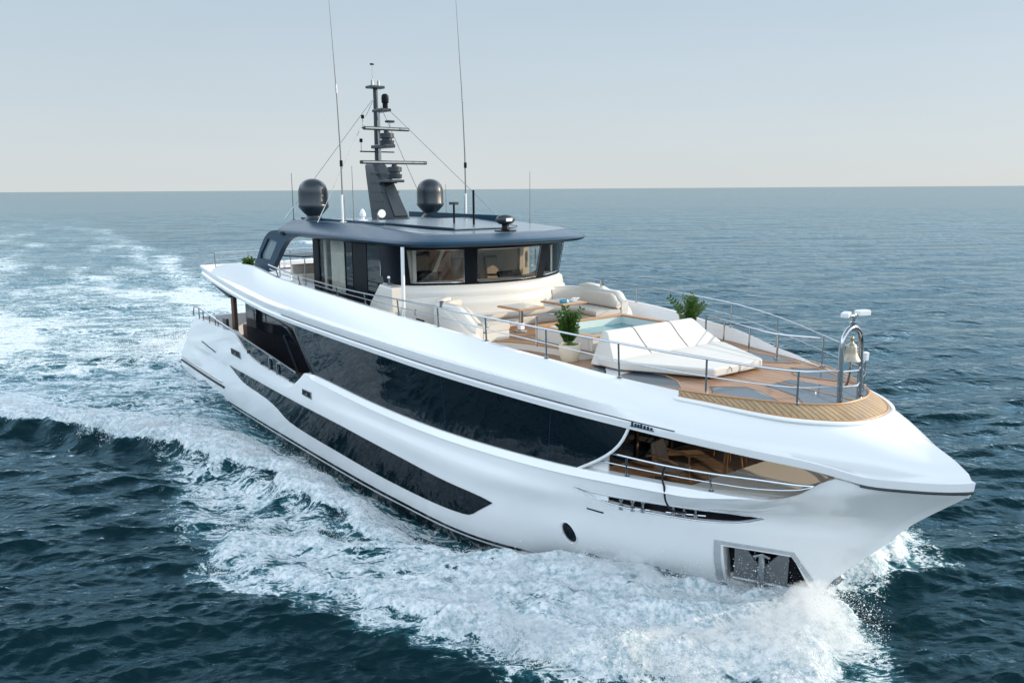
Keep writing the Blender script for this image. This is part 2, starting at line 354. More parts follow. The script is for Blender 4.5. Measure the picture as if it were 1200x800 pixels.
def hull_rows():
    R = []
    R.append(byx([(-36,0,-1.2),(-20,0,-1.9),(-8,0,-1.7),(-4,0,-.9),(-3.2,0,-.5)], NH))
    R.append(byx([(-36,3.3,-.95),(-20,3.75,-1.35),(-12,3.3,-1.3),(-7,1.6,-.9),(-4.2,.45,-.6),(-3.1,0,-.35)], NH))
    R.append(byx([(-36,3.9,-.1),(-30,4.15,-.35),(-22,4.28,-.55),(-14,4.22,-.5),(-10,3.8,-.35),(-7,2.55,-.15),(-5,1.4,-.02),(-3.8,.62,0),(-2.85,0,0)], NH))
    R.append(byx([(-36,3.95,.6),(-30,4.25,.5),(-22,4.4,.4),(-14,4.36,.4),(-10,4.1,.5),(-7,3.02,.62),(-5,1.9,.7),(-3.5,.85,.75),(-2.33,0,.75)], NH))
    R.append(byx([(-35,4.02,1.35),(-22,4.43,1.25),(-14,4.4,1.25),(-10,4.2,1.3),(-7,3.3,1.35),(-5,2.25,1.45),(-3.2,1.0,1.5),(-1.65,0,1.5)], NH))
    R.append(byx([(-34.2,4.1,1.8),(-22,4.46,1.72),(-15,4.46,1.8),(-11,4.42,1.86),(-8.6,4.08,1.85),(-6.7,3.42,1.85),(-5,2.52,1.92),(-3,1.16,2.1),(-1.05,0,2.2)], NH))
    c = byx(CPTS, NH); R.append(c)
    # smooth fair sections through the control rows, with the soft shelf set into the topside
    ctl = np.stack(R[1:]); R[1][:, 1] = np.maximum(R[1][:, 1], .022); out = [R[0], R[1]]
    nc = len(ctl)
    for i in range(nc-1):
        p0, p1, p2, p3 = ctl[max(i-1, 0)], ctl[i], ctl[i+1], ctl[min(i+2, nc-1)]
        if i == nc-2: p3 = p2+(p2-p1)*.5
        for t in np.linspace(0, 1, 11 if i == nc-2 else 6 if i > 1 else 4)[1:]:
            h = .5*(2*p1+(p2-p0)*t+(2*p0-5*p1+4*p2-p3)*t*t+(3*p1-p0-3*p2+p3)*t**3)
            if i == nc-2:
                k = sm(-20, -15, h[:, 0])*(1-sm(-9, -5.6, h[:, 0]))
                h[:, 1] -= .12*k*float(sm(0, .45, t))*(1-t*.75)
            if i == nc-2 and t == 1: h = p2.copy()
            kx = sm(-4.6, -3.3, h[:, 0])*(1-sm(-2.1, -1.15, h[:, 0]))
            if i == nc-2:
                tk = np.clip(.12+.80*(h[:, 0]+3.7)/2.4, .12, .92)
                h[:, 1] += .23*kx*np.where(t <= tk, t/tk, (1-t)/(1-tk))
            elif i == nc-3: h[:, 1] -= .05*kx*math.sin(t*math.pi)
            h[:, 1] = np.maximum(h[:, 1], .022)
            out.append(h)
    cb = out[-1].copy(); kc = sm(-19.7, -19.0, cb[:, 0])*(1-sm(-4.5, -3.0, cb[:, 0]))
    out[-2] = out[-2]*(1-kc[:, None]*.6)+np.stack([cb[:, 0], out[-2][:, 1]*.3+cb[:, 1]*.7, cb[:, 2]-.26], 1)*kc[:, None]*.6
    cb[:, 2] -= .16*kc; cb[:, 1] += .015*kc; c = out[-1].copy(); c[:, 1] -= .085*kc
    out[-1] = cb; out.append(c)
    R = out; c = R[-1]
    ci = c.copy(); ci[:, 1] = np.maximum(c[:, 1]-.24, .012); ci[-1, 0] -= .02; R.append(ci)
    fz = np.minimum(1.85+1.5*sm(-3.6, -1.6, c[:, 0]), c[:, 2]-.06)
    f1 = ci.copy(); f1[:, 2] = fz
    Yk = np.stack([np.interp(f1[:, 0], r_[:, 0], r_[:, 1], left=r_[0, 1], right=0) for r_ in R[1:-1]]); Zk = np.stack([np.interp(f1[:, 0], r_[:, 0], r_[:, 2]) for r_ in R[1:-1]])
    yb_ = np.array([np.interp(fz[i_], Zk[:, i_], Yk[:, i_]) for i_ in range(NH)])
    f1[:, 1] = np.clip(np.minimum(c[:, 1]-.26, yb_-.24), .009, None); f1[-1, 0] -= .02; R.append(f1)
    f0 = f1.copy(); f0[:, 1] = 0; f0[-1, 0] -= .02; R.append(f0)
    return R
# ------------------------------------------------------------------ the yacht: hull
yacht = thing('motor_yacht', (-18, 0, 0), 'large white motor yacht with dark glass and navy hardtop speeding through the sea', 'yacht')
HR = hull_rows()
def ring_solid(rows, collapsed=True):
    """closed solid from half-breadth rows (first and last row on the centreline)"""
    S_ = np.stack(rows)                                   # k,n,3
    stb = S_.copy(); stb[:, :, 1] *= -1
    ring = np.concatenate([stb, S_[-2:0:-1]], 0)          # starboard up, port back down
    m = MB(); k, n = ring.shape[:2]
    m.grid(ring, cu=True)
    ends = (0, n-1) if not collapsed else (0,)
    for j in ends:
        h = len(rows)
        for i in range(h-1):
            a, b = i, i+1; pa, pb = (k-i) % k, k-i-1
            q = [a*n+j, b*n+j, pb*n+j, pa*n+j]; u = []
            for t in q:
                if t not in u: u.append(t)
            if len(u) > 2: m.f.append(tuple(u))
    return m
def cut(o, cutters):
    for c in cutters:
        md = o.modifiers.new("cut", 'BOOLEAN'); md.operation = 'DIFFERENCE'; md.solver = 'EXACT'; md.object = c
    dg = bpy.context.evaluated_depsgraph_get(); me = bpy.data.meshes.new_from_object(o.evaluated_get(dg))
    o.modifiers.clear(); old = o.data; o.data = me; bpy.data.meshes.remove(old)
    for c in cutters:
        d = c.data; bpy.data.objects.remove(c); bpy.data.meshes.remove(d)
    me.shade_smooth(); me.set_sharp_from_angle(angle=R(32))
hull = ring_solid(HR, False).build('hull', 'hull', yacht, smooth=32)
def world_bvh(o):
    M_ = o.matrix_world if o.parent is None else Matrix.Translation(o.parent.location)
    return BVHTree.FromPolygons([M_ @ v.co for v in o.data.vertices], [tuple(p.vertices) for p in o.data.polygons])
HB = world_bvh(hull)
def on_hull(x, z, side=-1, off=0.0, bvh=None):
    h = (bvh or HB).ray_cast(Vector((x, side*12, z)), Vector((0, -side, 0)))
    if h[0] is None: return np.array([x, 0, z])
    n = h[1]; n = n if n.y*side > 0 else -n
    return np.array(h[0])+np.array(n)*off
# cutters: mooring fairlead slot, anchor pocket, porthole recess (both sides)
POCK = [(-4.44, 1.20), (-3.12, 1.09), (-2.86, .02), (-4.72, .0)]
POCKI = [(-4.35, 1.10), (-3.20, 1.01), (-2.95, .05), (-4.58, .03)]
LT = cr([(-6.95, 0, 2.12), (-6.3, 0, 2.06), (-5.4, 0, 2.05), (-4.48, 0, 1.99), (-3.93, 0, 1.94), (-3.55, 0, 1.89)], 24)
LL = cr([(-6.95, 0, 2.09), (-6.29, 0, 1.84), (-5.5, 0, 1.72), (-4.6, 0, 1.66), (-4.0, 0, 1.70), (-3.55, 0, 1.865)], 24)
LENS = np.vstack([LT, LL[::-1]])
cuts = []
for sd_ in (-1, 1):
    def cutter(pl, depth):
        outer = [on_hull(x, z, sd_, .25) for x, z in pl]; inner = []
        for x, z in pl:
            q = on_hull(x, z, sd_, 0)+np.array([-.15*(depth > .3), -sd_*depth, 0]); q[1] = sd_*max(.05, q[1]*sd_); inner.append(q)
        k = len(pl); m = MB()
        m.add(outer+inner, [tuple(range(k)), tuple(reversed(range(k, 2*k)))]+[(i, k+i, k+(i+1) % k, (i+1) % k) for i in range(k)])
        o = m.build('cutter', 'hull', None); return o
    cuts.append(cutter(POCKI, .45))
    rows = []
    for C_, o_, d_ in ((LT, .2, 0), (LL, .2, 0), (LL, 0, .17), (LT, 0, .17)):
        rows.append([on_hull(q[0], q[2], sd_, o_)+np.array([0, -sd_*d_, 0]) for q in C_])
    lc = MB().grid(rows, cu=True); lc.f.append((0, 24, 48, 72)); lc.f.append((23, 95, 71, 47))
    cuts.append(lc.build('cutter', 'hull', None))
    cuts.append(cutter([(-7.48+.17*math.cos(t), .73+.30*math.sin(t)) for t in np.linspace(0, 2*math.pi, 28, endpoint=False)], .10))
cut(hull, cuts)
if len(hull.data.materials) == 0: hull.data.materials.append(MAT['hull'])

def hull_sheet(upper, lower, n, sides, name, mat, off, label=None, parent=None, k=5, bvh=None):
    """a flush pane between two (x, z) outlines laid on the hull side"""
    U = resample(np.array(upper, float), n); L_ = resample(np.array(lower, float), n)
    for s in sides:
        rows = []
        for q in np.linspace(0, 1, k):
            rows.append([on_hull(*(U[i]*(1-q)+L_[i]*q), s, off, bvh) for i in range(n)])
        MB().grid(rows).build(name, mat, parent or hull, smooth=60, label=label, solid=.01)
SU = [(-27.72, 1.53), (-24, 1.50), (-17.03, 1.40), (-12.07, 1.23), (-10.3, 1.17), (-9.75, 1.12), (-9.45, 1.05)]
SLO = cr([(-27.65, 0, 1.50), (-26.18, 0, 1.14), (-24.2, 0, 1.02), (-23.2, 0, .95), (-22.3, 0, .80), (-21.6, 0, .61), (-20.7, 0, .51), (-17.2, 0, .42), (-13.55, 0, .36), (-10.8, 0, .44), (-10.3, 0, .50), (-9.95, 0, .72), (-9.45, 0, 1.05)], 90)[:, [0, 2]]
hull_sheet(SU, SLO, 90, (-1, 1), 'hull_window', 'blackglass', .012)
for s in (-1, 1):
    ph = MB(); c = on_hull(-7.48, .73, s, 0)
    ring = [on_hull(-7.48+.165*math.cos(t), .73+.29*math.sin(t), s, -.05) for t in np.linspace(0, 2*math.pi, 28, endpoint=False)]
    ring.append(on_hull(-7.48, .73, s, -.05))
    ph.add(ring, [(i, (i+1) % 28, 28) for i in range(28)])
    g = ph.build('porthole', 'blackglass', hull, smooth=60)
    MB().tube([on_hull(-7.48+.18*math.cos(t), .73+.31*math.sin(t), s, .0) for t in np.linspace(0, 2*math.pi, 32, endpoint=False)], .018, 6, True).build('porthole_rim', 'white', hull)
    # vents / exhaust scuttles
    for x0, x1, z0, z1 in ((-27.18, -26.0, 2.10, 2.36), (-19.84, -19.1, 1.84, 2.05)):
        xm, zm = (x0+x1)/2, (z0+z1)/2
        P = lambda x, z, o: on_hull(x, z, s, o)
        fr = MB()
        cs_ = [(x0, z0+.02), (x1, z0-.01), (x1-.05, z1), (x0+.02, z1)]
        fr.add([P(*q, .012) for q in cs_], [(0, 1, 2, 3)])
        hw = fr.build('fuel_vent', 'black', hull, smooth=0, solid=.02)
        MB().tube([P(*q, .02) for q in cs_], .016, 6, True).build('vent_frame', 'steel', hull)
        MB().lathe(P(xm, zm, .03), [(.0, -.03), (.05, -.03), (.05, .03), (0, .03)], 10).build('vent_cap', 'steel', hull)
    MB().tube([on_hull(x, z, s, .006) for x, z in ((-6.82, 1.56), (-6.65, 1.535), (-6.47, 1.51))], .018, 6).build('scupper', 'black', hull)
    MB().tube([on_hull(x, z, s, .006) for x, z in ((-31.6, 1.99), (-31, 1.93), (-29.6, 1.80))], .025, 6).build('scupper', 'black', hull)
    # rubbing strake of the swim platform
    MB().tube([on_hull(x, .42-.0*x, s, .02) for x in np.linspace(-35.9, -28.6, 20)], .05, 8).build('rubbing_strake', 'black', hull)
    MB().tube([on_hull(x, .60, s, .015) for x in np.linspace(-35.7, -28.9, 20)], .035, 8).build('rubbing_strake', 'steel', hull)
    # fairlead rollers inside the mooring slot
    for x in (-6.05, -5.82, -5.62, -5.05, -4.86, -4.66):
        q = on_hull(x, 1.86+.03*(x+5), s, 0)+np.array([-.0, -s*.09, 0])
        MB().lathe(q, [(.05, -.14), (.05, -.05), (.03, -.04), (.03, .06), (.055, .07), (.055, .12)], 12).build('fairlead_roller', 'steel', hull)
    for xa, xb in ((-6.2, -5.5), (-5.2, -4.5)):
        MB().tube([on_hull(x, 1.77+.02*(x+5), s, .0)+np.array([0, -s*.05, 0]) for x in np.linspace(xa, xb, 6)], .022, 8).build('fairlead_bar', 'steel', hull)
    MB().grid([[on_hull(q[0], q[2], s, 0)+np.array([0, -s*.163, 0]) for q in C_] for C_ in (LT, LL)]).build('fairlead_backing', 'black', hull, smooth=60)
    MB().tube([on_hull(p[0], p[2], s, .004) for p in LENS], .014, 6, True).build('fairlead_rim', 'steel', hull)
    # steel lining of the anchor pocket
    def pk(pl, off, dy=0, dx=0): return [on_hull(x, z, s, off)+np.array([dx, -s*dy, 0]) for x, z in pl]
    fr = MB(); n = 8
    def dens(pl):
        o = []
        for i in range(3):
            for q in np.linspace(0, 1, n, endpoint=(i == 2)): o.append(tuple(np.array(pl[i+0 if 0 else order[i]])*(1-q)+np.array(pl[order[i+1]])*q))
        return o
    order = [3, 0, 1, 2]
    A = dens(POCK); Bq = dens(POCKI)
    fr.grid([pk(A, .010), pk(Bq, .010)]).build('anchor_pocket_frame', 'palesteel', hull, smooth=40, solid=.02)
    fr = MB(); fr.grid([pk(Bq, -.01, 0), [np.array([q[0], s*max(.06, q[1]*s), q[2]]) for q in pk(Bq, 0, .43, -.13)]]).build('anchor_pocket_lining', 'darkmetal', hull, smooth=30)
    bk = MB(); a = [np.array([q[0], s*max(.065, q[1]*s), q[2]]) for q in pk(POCKI, 0, .42, -.13)]; bk.add(a, [(0, 1, 2, 3)]); bk.build('anchor_pocket_backing', 'black', hull, smooth=0)
# stem fitting at the forefoot
MB().tube([(-2.74, -.02, .20), (-2.55, 0, .42), (-2.42, 0, .58)], [.03, .07, .05], 8).build('stem_fitting', 'dullsteel', hull)

# ------------------------------------------------------------------ the upper bulwark ("brow") round the upper deck
NB = 200
Dp = [(-31.2, 4.10, 5.02), (-29.92, 4.21, 4.90), (-28.3, 4.30, 4.74), (-26.8, 4.36, 4.60), (-24.86, 4.42, 4.44), (-22.6, 4.45, 4.28), (-20.4, 4.45, 4.20), (-18, 4.45, 4.14), (-14.58, 4.45, 4.08), (-11.06, 4.40, 4.02), (-7.31, 3.86, 3.86),
      (-5.62, 3.35, 3.73), (-4.3, 2.81, 3.60), (-3.12, 2.2, 3.46), (-2.34, 1.74, 3.36), (-1.97, 1.5, 3.28), (-1.45, 1.14, 3.15), (-.87, .71, 3.13), (-.4, .34, 3.14), (-.12, .11, 3.17), (0.0, 0, 3.19)]
Ep = [(-31.3, 3.70, 5.12), (-30.3, 3.78, 5.42), (-29.1, 3.82, 5.62), (-27.4, 3.84, 5.77), (-25.4, 3.86, 5.78), (-24.2, 3.87, 5.66), (-22.85, 3.88, 5.53), (-20.6, 3.89, 5.43), (-16.5, 3.9, 5.27), (-14.2, 3.9, 5.17), (-11.2, 3.82, 5.05), (-9.26, 3.62, 4.89), (-8.1, 3.47, 4.80), (-6.47, 3.02, 4.59),
      (-4.92, 2.42, 4.39), (-4.5, 2.23, 4.35), (-4.0, 2.03, 4.305), (-3.5, 1.83, 4.26), (-2.95, 1.57, 4.22), (-2.5, 1.24, 4.20), (-2.15, .84, 4.18), (-1.98, .42, 4.175), (-1.93, 0, 4.175)]
Ip = [(-31.2, 3.56, 5.12), (-30.3, 3.64, 5.42), (-29.1, 3.68, 5.62), (-27.4, 3.70, 5.77), (-25.4, 3.72, 5.78), (-24.2, 3.73, 5.66), (-22.85, 3.75, 5.53), (-20.6, 3.76, 5.43), (-16.5, 3.77, 5.27), (-14.2, 3.77, 5.17), (-11.2, 3.69, 5.05), (-9.26, 3.49, 4.90), (-8.1, 3.34, 4.83), (-6.47, 2.87, 4.64),
      (-5.6, 2.62, 4.565), (-4.92, 2.35, 4.505), (-4.47, 2.17, 4.49), (-4.0, 1.96, 4.48), (-3.5, 1.66, 4.465), (-2.95, 1.24, 4.445), (-2.6, .87, 4.43), (-2.42, .44, 4.42), (-2.38, 0, 4.42)]
Dc, Ec, Ic = cr(Dp, NB), cr(Ep, NB), cr(Ip, NB)
for a in (Dc, Ec, Ic): a[-1, 1] = 0; a[:, 1] = np.maximum(a[:, 1], 0)
D2 = Dc.copy(); D2[:, 2] += .16; D2[:, 1] += .03*np.minimum(1, np.arange(NB)[::-1]/12); D2[-1] = (.02, 0, 3.36)
D2[:, 0] += np.linspace(0, 1, NB)**30*.0
brow = []
S0 = Dc.copy(); S0[:, 1] = 0; S0[:, 2] += .05
S1 = Dc.copy(); S1[:, 1] = np.maximum(Dc[:, 1]-.32, 0); S1[:, 2] += .05
brow += [S0, S1, Dc, D2]
wl_ = (1-sm(-7.5, -4.6, Dc[:, 0]))[:, None]
G1 = Dc.copy(); G1[:, 2] += .165; G1[:, 1] -= .03*wl_[:, 0]; G1[-1] = (.02, 0, 3.37)
G2 = G1.copy(); G2[:, 2] += .03
D2[:, 2] = np.where(wl_[:, 0] > 0, Dc[:, 2]+.125*wl_[:, 0]+.16*(1-wl_[:, 0]), D2[:, 2])
brow.append(G1*wl_+D2*(1-wl_)+[0, 0, .002]); brow.append(G2*wl_+(D2*.96+Ec*.04)*(1-wl_))
tt = np.gradient(Dc, axis=0)[:, :2]; tt /= np.linalg.norm(tt, axis=1)[:, None]
for q in (.10, .24, .27, .32, .48, .66, .84):
    m = D2*(1-q)+Ec*q; bl = (.035+.115*np.linspace(0, 1, NB)**5)[:, None]*4*q*(1-q)
    nx = np.zeros_like(m); nx[:, 0] = -tt[:, 1]*.7; nx[:, 1] = tt[:, 0]*.7; nx[:, 2] = .7
    m = m+nx*bl
    if q < .3:          # vertical band under the soft crease
        cz = {.10: (.0, .24), .24: (.055, .40), .27: (.06, .45)}[q]
        c_ = Dc.copy(); c_[:, 1] += cz[0]; c_[:, 2] += cz[1]; m = c_*wl_+m*(1-wl_)
    m[:, 1] = np.maximum(m[:, 1], 0); m[-1, 1] = 0; m[-1] += (.10*4*q*(1-q), 0, .02)
    brow.append(m)
brow.append(Ec)
Ed = Ec*.93+Ic*.07; Ed[:, 2] = Ec[:, 2]*.5+Ic[:, 2]*.5
brow.append(Ic)
DECK = 4.36
K = Ic.copy(); K[:, 1] = np.maximum(K[:, 1]-.03, 0); K[:, 2] = np.where(K[:, 0] > -8.75, np.minimum(4.40, Ic[:, 2]-.03), DECK); K[-1, 1] = 0
K0 = K.copy(); K0[:, 1] = 0
brow += [K, K0]
upper = ring_solid(brow).build('upper_bulwark', 'white', yacht, smooth=38)
UB = world_bvh(upper)
# gutter line above the lower lip
for s in (1, -1):
    pts = [(p[0], s*(p[1]+.006), p[2]+.015) for p in G1[60:166]]
    MB().tube(pts, .016, 6).build('gutter_line', 'darkmetal', upper)
    # dark strip painting in the shade of the gap between lip and bow panel
    pts = [(p[0]-.015, s*max(p[1]-.03, 0), p[2]-.035) for p in Dc[int(NB*.935):]]
    MB().tube(pts, .03, 6).build('gap_shade_strip', 'darkmetal', upper)
    # dark window let into the underside at the stern
    MB().extr([(x, s*y, z) for x, y, z in ((-30.0, 4.16, 4.88), (-26.9, 4.32, 4.58), (-27.35, 4.28, 4.42), (-29.6, 4.16, 4.76))], (0, -s*.2, 0)).build('quarter_window', 'black', upper, smooth=0)
for s in (1, -1):
    em = MB()
    for k, (dx, hgt) in enumerate(((0, .10), (.07, .07), (.13, .07), (.19, .09), (.26, .07), (.33, .07), (.40, .05))):
        x = -5.45+dx; y = s*(np.interp(x, Dc[:, 0], Dc[:, 1])+.035); z = np.interp(x, Dc[:, 0], Dc[:, 2])+.13
        em.box((x, y, z), (.045, .02, hgt), rz=-s*.55)
    em.tube([(x, s*(np.interp(x, Dc[:, 0], Dc[:, 1])+.035), np.interp(x, Dc[:, 0], Dc[:, 2])+.09) for x in np.linspace(-5.5, -5.0, 6)], .01, 5)
    em.build('emblem', 'navy', upper)
# teak capping of the bow ring
i0 = int(np.argmin(abs(Ec[:, 0]+4.95)))
ea = resample(Ec[i0:], 70); ia = resample(Ic[int(np.argmin(abs(Ic[:, 0]+4.95))):], 70)
full = [np.vstack([a*[1, -1, 1], a[-2::-1]]) for a in (ea, ia)]
off = np.array([0, 0, .012])
seam = np.r_[0, np.cumsum(np.linalg.norm(np.diff(full[0], axis=0), axis=1))]
mb = MB(); nn = full[0].shape[0]
rows = []
for q in (0, .25, .5, .75, 1): rows.append(full[0]*(1-q)+full[1]*q+off+np.array([0, 0, .012])*4*q*(1-q))
rows.append(full[1]*1+np.array([0, 0, -.02])); rows.insert(0, full[0]+np.array([0, 0, -.03]))
mb.grid(rows); mb.attr = np.concatenate([seam+.045*j for j in range(len(rows))])
capping = mb.build('teak_capping', 'teakring', yacht, smooth=50, fix=False)
for a, nm in ((full[0]+[0, 0, .016], 'capping_edge'), (full[1]+[0, 0, .016], 'capping_edge')):
    MB().tube(a[::2], .022, 6).build(nm, 'teaktrim', capping)
# white fillet outside the capping
MB().tube([(p[0]+.10*q, p[1]*1.045, p[2]-.015) for p, q in zip(full[0][::2], 1-abs(np.linspace(-1, 1, len(full[0][::2]))))], .05, 8).build('spray_fillet', 'white', upper)

# ------------------------------------------------------------------ fore part of the upper deck
def zd(x): return float(np.interp(x, [-4.0, -2.4], [4.46, 4.412]))
kk = K[int(np.argmin(abs(K[:, 0]+8.75))):]
MB().grid([[(x, y*s, zd(x)) for x, y, z in kk] for s in (-1, -.5, 0, .5, 1)]).build('foredeck', 'teak', yacht, smooth=0, label='teak planked foredeck')
def panel(P, z, name, mat, h=.006, both=True, **kw):
    for s in ((1, -1) if both else (1,)):
        MB().extr([(x, y*s, z+zd(x)-4.46) for x, y in P], (0, 0, h)).build(name, mat, yacht, smooth=0, **kw)
HZ = 4.466
HA = [(-4.94, 1.46), (-4.40, .90), (-3.95, 1.0), (-3.24, 1.34), (-3.55, 1.55), (-4.47, 1.92)]
HB_ = [(-6.90, 2.40), (-7.06, 1.62), (-6.31, 1.39), (-5.74, 1.60), (-5.12, 2.16), (-5.9, 2.38)]
HC = [(-7.98, 2.55), (-7.98, 1.70), (-7.30, 2.30)]
HD = [(-7.28, 2.42), (-7.93, 1.66), (-7.10, 1.58), (-6.95, 2.42)]
HE = [(-4.25, .45), (-4.25, -.45), (-3.35, -.66), (-2.86, -1.10), (-2.58, -.75), (-2.46, -.4), (-2.43, 0), (-2.46, .4), (-2.58, .75), (-2.86, 1.10), (-3.35, .66)]
for P in (HA, HB_): panel(P, HZ, 'deck_hatch', 'hatchglass')
panel(HC, HZ, 'deck_panel', 'hatchglass'); panel(HD, HZ, 'deck_panel', 'deckgrey')
panel(HE, HZ, 'bow_hatch', 'hatchglass', both=False)
for P in (HA, HB_):
    for s in (1, -1): MB().tube([(x, y*s, zd(x)+.010) for x, y in P], .016, 6, True).build('hatch_trim', 'teaktrim', yacht)
MB().tube([(-4.25, 0, zd(-4.25)+.014), (-2.45, 0, zd(-2.45)+.014)], .016, 6).build('hatch_trim', 'teaktrim', yacht)

# raised lounge floor with white riser
def arc(cx, cy, r, a0, a1, n=10): return [(cx+r*math.cos(R(t)), cy+r*math.sin(R(t))) for t in np.linspace(a0, a1, n)]
PF = [(-14.6, -3.2), (-12.4, -2.7), (-11.9, -2.3), (-11.5, -1.95), (-11.0, -1.72), (-10.3, -1.58), (-9.4, -1.48), (-8.72, -1.35), (-8.72, 1.5), (-8.9, 2.2)]+arc(-9.6, 2.1, .5, 20, 90, 5)+[(-12, 2.75), (-14.6, 3.2)]
MB().extr([(x, y, DECK+.012) for x, y in PF], (0, 0, .21)).build('lounge_platform', 'cream', yacht, smooth=30, bevel=.02)
Pf2 = [(x-.02, y*.985) for x, y in PF]
MB().extr([(x, y, DECK+.226) for x, y in Pf2], (0, 0, .012)).build('lounge_floor', 'teak', yacht, smooth=0)
MB().tube([(x, y, DECK+.228) for x, y in PF[1:-1]], .03, 6).build('platform_edge', 'teaktrim', yacht)

# whirlpool
pool = MB(); X0, X1, Y0, Y1, Zr = -11.25, -8.95, -1.2, 2.15, 4.95
for (a, b, c, d) in ((X0, X0+.16, Y0, Y1), (X1-.16, X1, Y0, Y1), (X0+.16, X1-.16, Y0, Y0+.16), (X0+.16, X1-.16, Y1-.16, Y1)):
    pool.box(((a+b)/2, (c+d)/2, (4.45+Zr)/2), (b-a-.002, d-c-.002, Zr-4.45))
pl_ = pool.build('whirlpool', 'cream', yacht, bevel=.02)
MB().add([(X0+.165, Y0+.165, 4.5), (X1-.165, Y0+.165, 4.5), (X1-.165, Y1-.165, 4.5), (X0+.165, Y1-.165, 4.5)], [(0, 1, 2, 3)]).build('pool_floor', 'poolwall', pl_, smooth=0)
lin = MB()
q0 = [(X0+.163, Y0+.163), (X1-.163, Y0+.163), (X1-.163, Y1-.163), (X0+.163, Y1-.163)]
lin.grid([[(x, y, 4.46) for x, y in q0], [(x, y, 4.94) for x, y in q0]], cv=True).build('pool_lining', 'poolwall', pl_, smooth=0)
MB().add([(x, y, 4.74) for x, y in q0], [(0, 1, 2, 3)]).build('pool_water', 'poolwater', pl_, smooth=0)
rim = MB()
for (a, b, c, d) in ((X0-.05, X0+.17, Y0-.05, Y1+.05), (X1-.17, X1+.05, Y0-.05, Y1+.05), (X0+.17, X1-.17, Y0-.05, Y0+.17), (X0+.17, X1-.17, Y1-.17, Y1+.05)):
    rim.box(((a+b)/2, (c+d)/2, Zr+.022), (b-a-.003, d-c-.003, .045))
rim.build('pool_rim', 'teaktrim', pl_, bevel=.01)
MB().box((X0+.18, -.2, 4.86), (.02, .22, .05)).build('pool_handle', 'black', pl_)
MB().lathe((-8.62, -1.2, 4.50), [(.10, 0), (.10, .16), (.085, .17), (.085, .2), (0, .2)], 16).build('deck_filler', 'steel', yacht)
MB().extr([(x, y, DECK+.012) for x, y in ((-11.6, -2.9), (-8.74, -2.9), (-8.74, -1.3), (-11.6, -1.3))], (0, 0, .012)).build('side_deck', 'teak', yacht, smooth=0)

# U-shaped sofa against the wheelhouse
path = cr([(-11.75, -2.62, 0), (-12.9, -2.72, 0), (-13.7, -2.62, 0), (-14.18, -2.1, 0), (-14.3, -1.2, 0), (-14.32, 0, 0), (-14.3, 1.2, 0), (-14.18, 2.1, 0), (-13.7, 2.62, 0), (-12.9, 2.72, 0), (-11.75, 2.62, 0)], 81)
tg = np.gradient(path, axis=0); tg /= np.linalg.norm(tg, axis=1)[:, None]; nin = np.stack([tg[:, 1], -tg[:, 0], tg[:, 2]*0], 1)   # inward (towards the tables)
if (nin[40] @ np.array([1, 0, 0])) < 0: nin = -nin
u_ = np.linspace(-1, 1, 81)
def sweep(off0, off1, z0, z1, rnd, sl=slice(None)):
    """rounded rectangle swept along the sofa path; z1 may vary"""
    rows = []
    z1 = np.broadcast_to(z1, (81,))
    idx = range(81)[sl]
    for i in idx:
        sec = []
        a, b = off0, off1; lo, hi = z0, z1[i]
        for (o, z, c0) in ((a+rnd, lo, 0), (b-rnd, lo, 0), (b, lo+rnd, 0), (b, hi-rnd*1.5, 0), (b-rnd*.3, hi-rnd*.4, 0), (b-rnd, hi, 0), (a+rnd, hi, 0), (a+rnd*.3, hi-rnd*.4, 0), (a, hi-rnd*1.5, 0), (a, lo+rnd, 0)):
            sec.append(path[i]+nin[i]*o+np.array([0, 0, z]))
        rows.append(sec)
    m = MB(); k = len(rows[0]); m.grid(rows, cv=True)
    m.f.append(tuple(range(k))); m.f.append(tuple((len(rows)-1)*k+j for j in reversed(range(k)))); return m
zb = 5.55-.50*sm(.80, 1.0, -u_)-.25*sm(.93, 1.0, u_)
sofa = sweep(-.28, -.02, 4.58, zb, .06).build('lounge_sofa', 'cream', yacht, smooth=50, label='built in U shaped lounge sofa with cream cushions')
sweep(.0, .95, 4.585, 4.84, .03).build('sofa_base', 'cream', sofa, smooth=50)
seg = [(0, 16), (16, 26), (26, 36), (36, 45), (45, 55), (55, 65), (65, 81)]
for a, b in seg:
    hs = zb-.06
    sweep(.0, .20, 5.04, hs, .07, slice(a, min(81, b+1))).build('back_cushion', 'cushion', sofa, smooth=60)
    sweep(.02, .98, 4.85, 5.03, .05, slice(a, min(81, b+1))).build('seat_cushion', 'cushion', sofa, smooth=60)
for a in (26, 36, 45, 55):
    MB().tube([path[a]+nin[a]*o+np.array([0, 0, z]) for o, z in ((-.05, 5.50), (.10, 5.50), (.19, 5.46), (.215, 5.38), (.215, 5.06))], .010, 6).build('cushion_piping', 'piping', sofa)
# moulded arm of the port wing
ax = [(-13.95, 4.6), (-13.95, 5.62), (-13.6, 5.68), (-13.1, 5.64), (-12.6, 5.5), (-12.15, 5.28), (-11.8, 5.02), (-11.55, 4.6)]
MB().extr([(x, 2.80, z) for x, z in ax], (0, .30, 0)).build('sofa_arm', 'cream', sofa, smooth=40, bevel=.05, seg=3)
ax2 = [(-13.6, 4.6), (-13.6, 5.45), (-13.1, 5.42), (-12.5, 5.2), (-11.9, 4.95), (-11.2, 4.6)]
MB().extr([(x, -3.06, z) for x, z in ax2], (0, .24, 0)).build('sofa_arm', 'cream', sofa, smooth=40, bevel=.05, seg=3)
for x, y, z in ((-12.95, 2.95, 5.63), (-13.3, -2.95, 5.43)):
    MB().lathe((x, y, z), [(.075, 0), (.075, .16), (.06, .17), (.06, .02)], 16).build('cup_holder', 'steel', sofa)

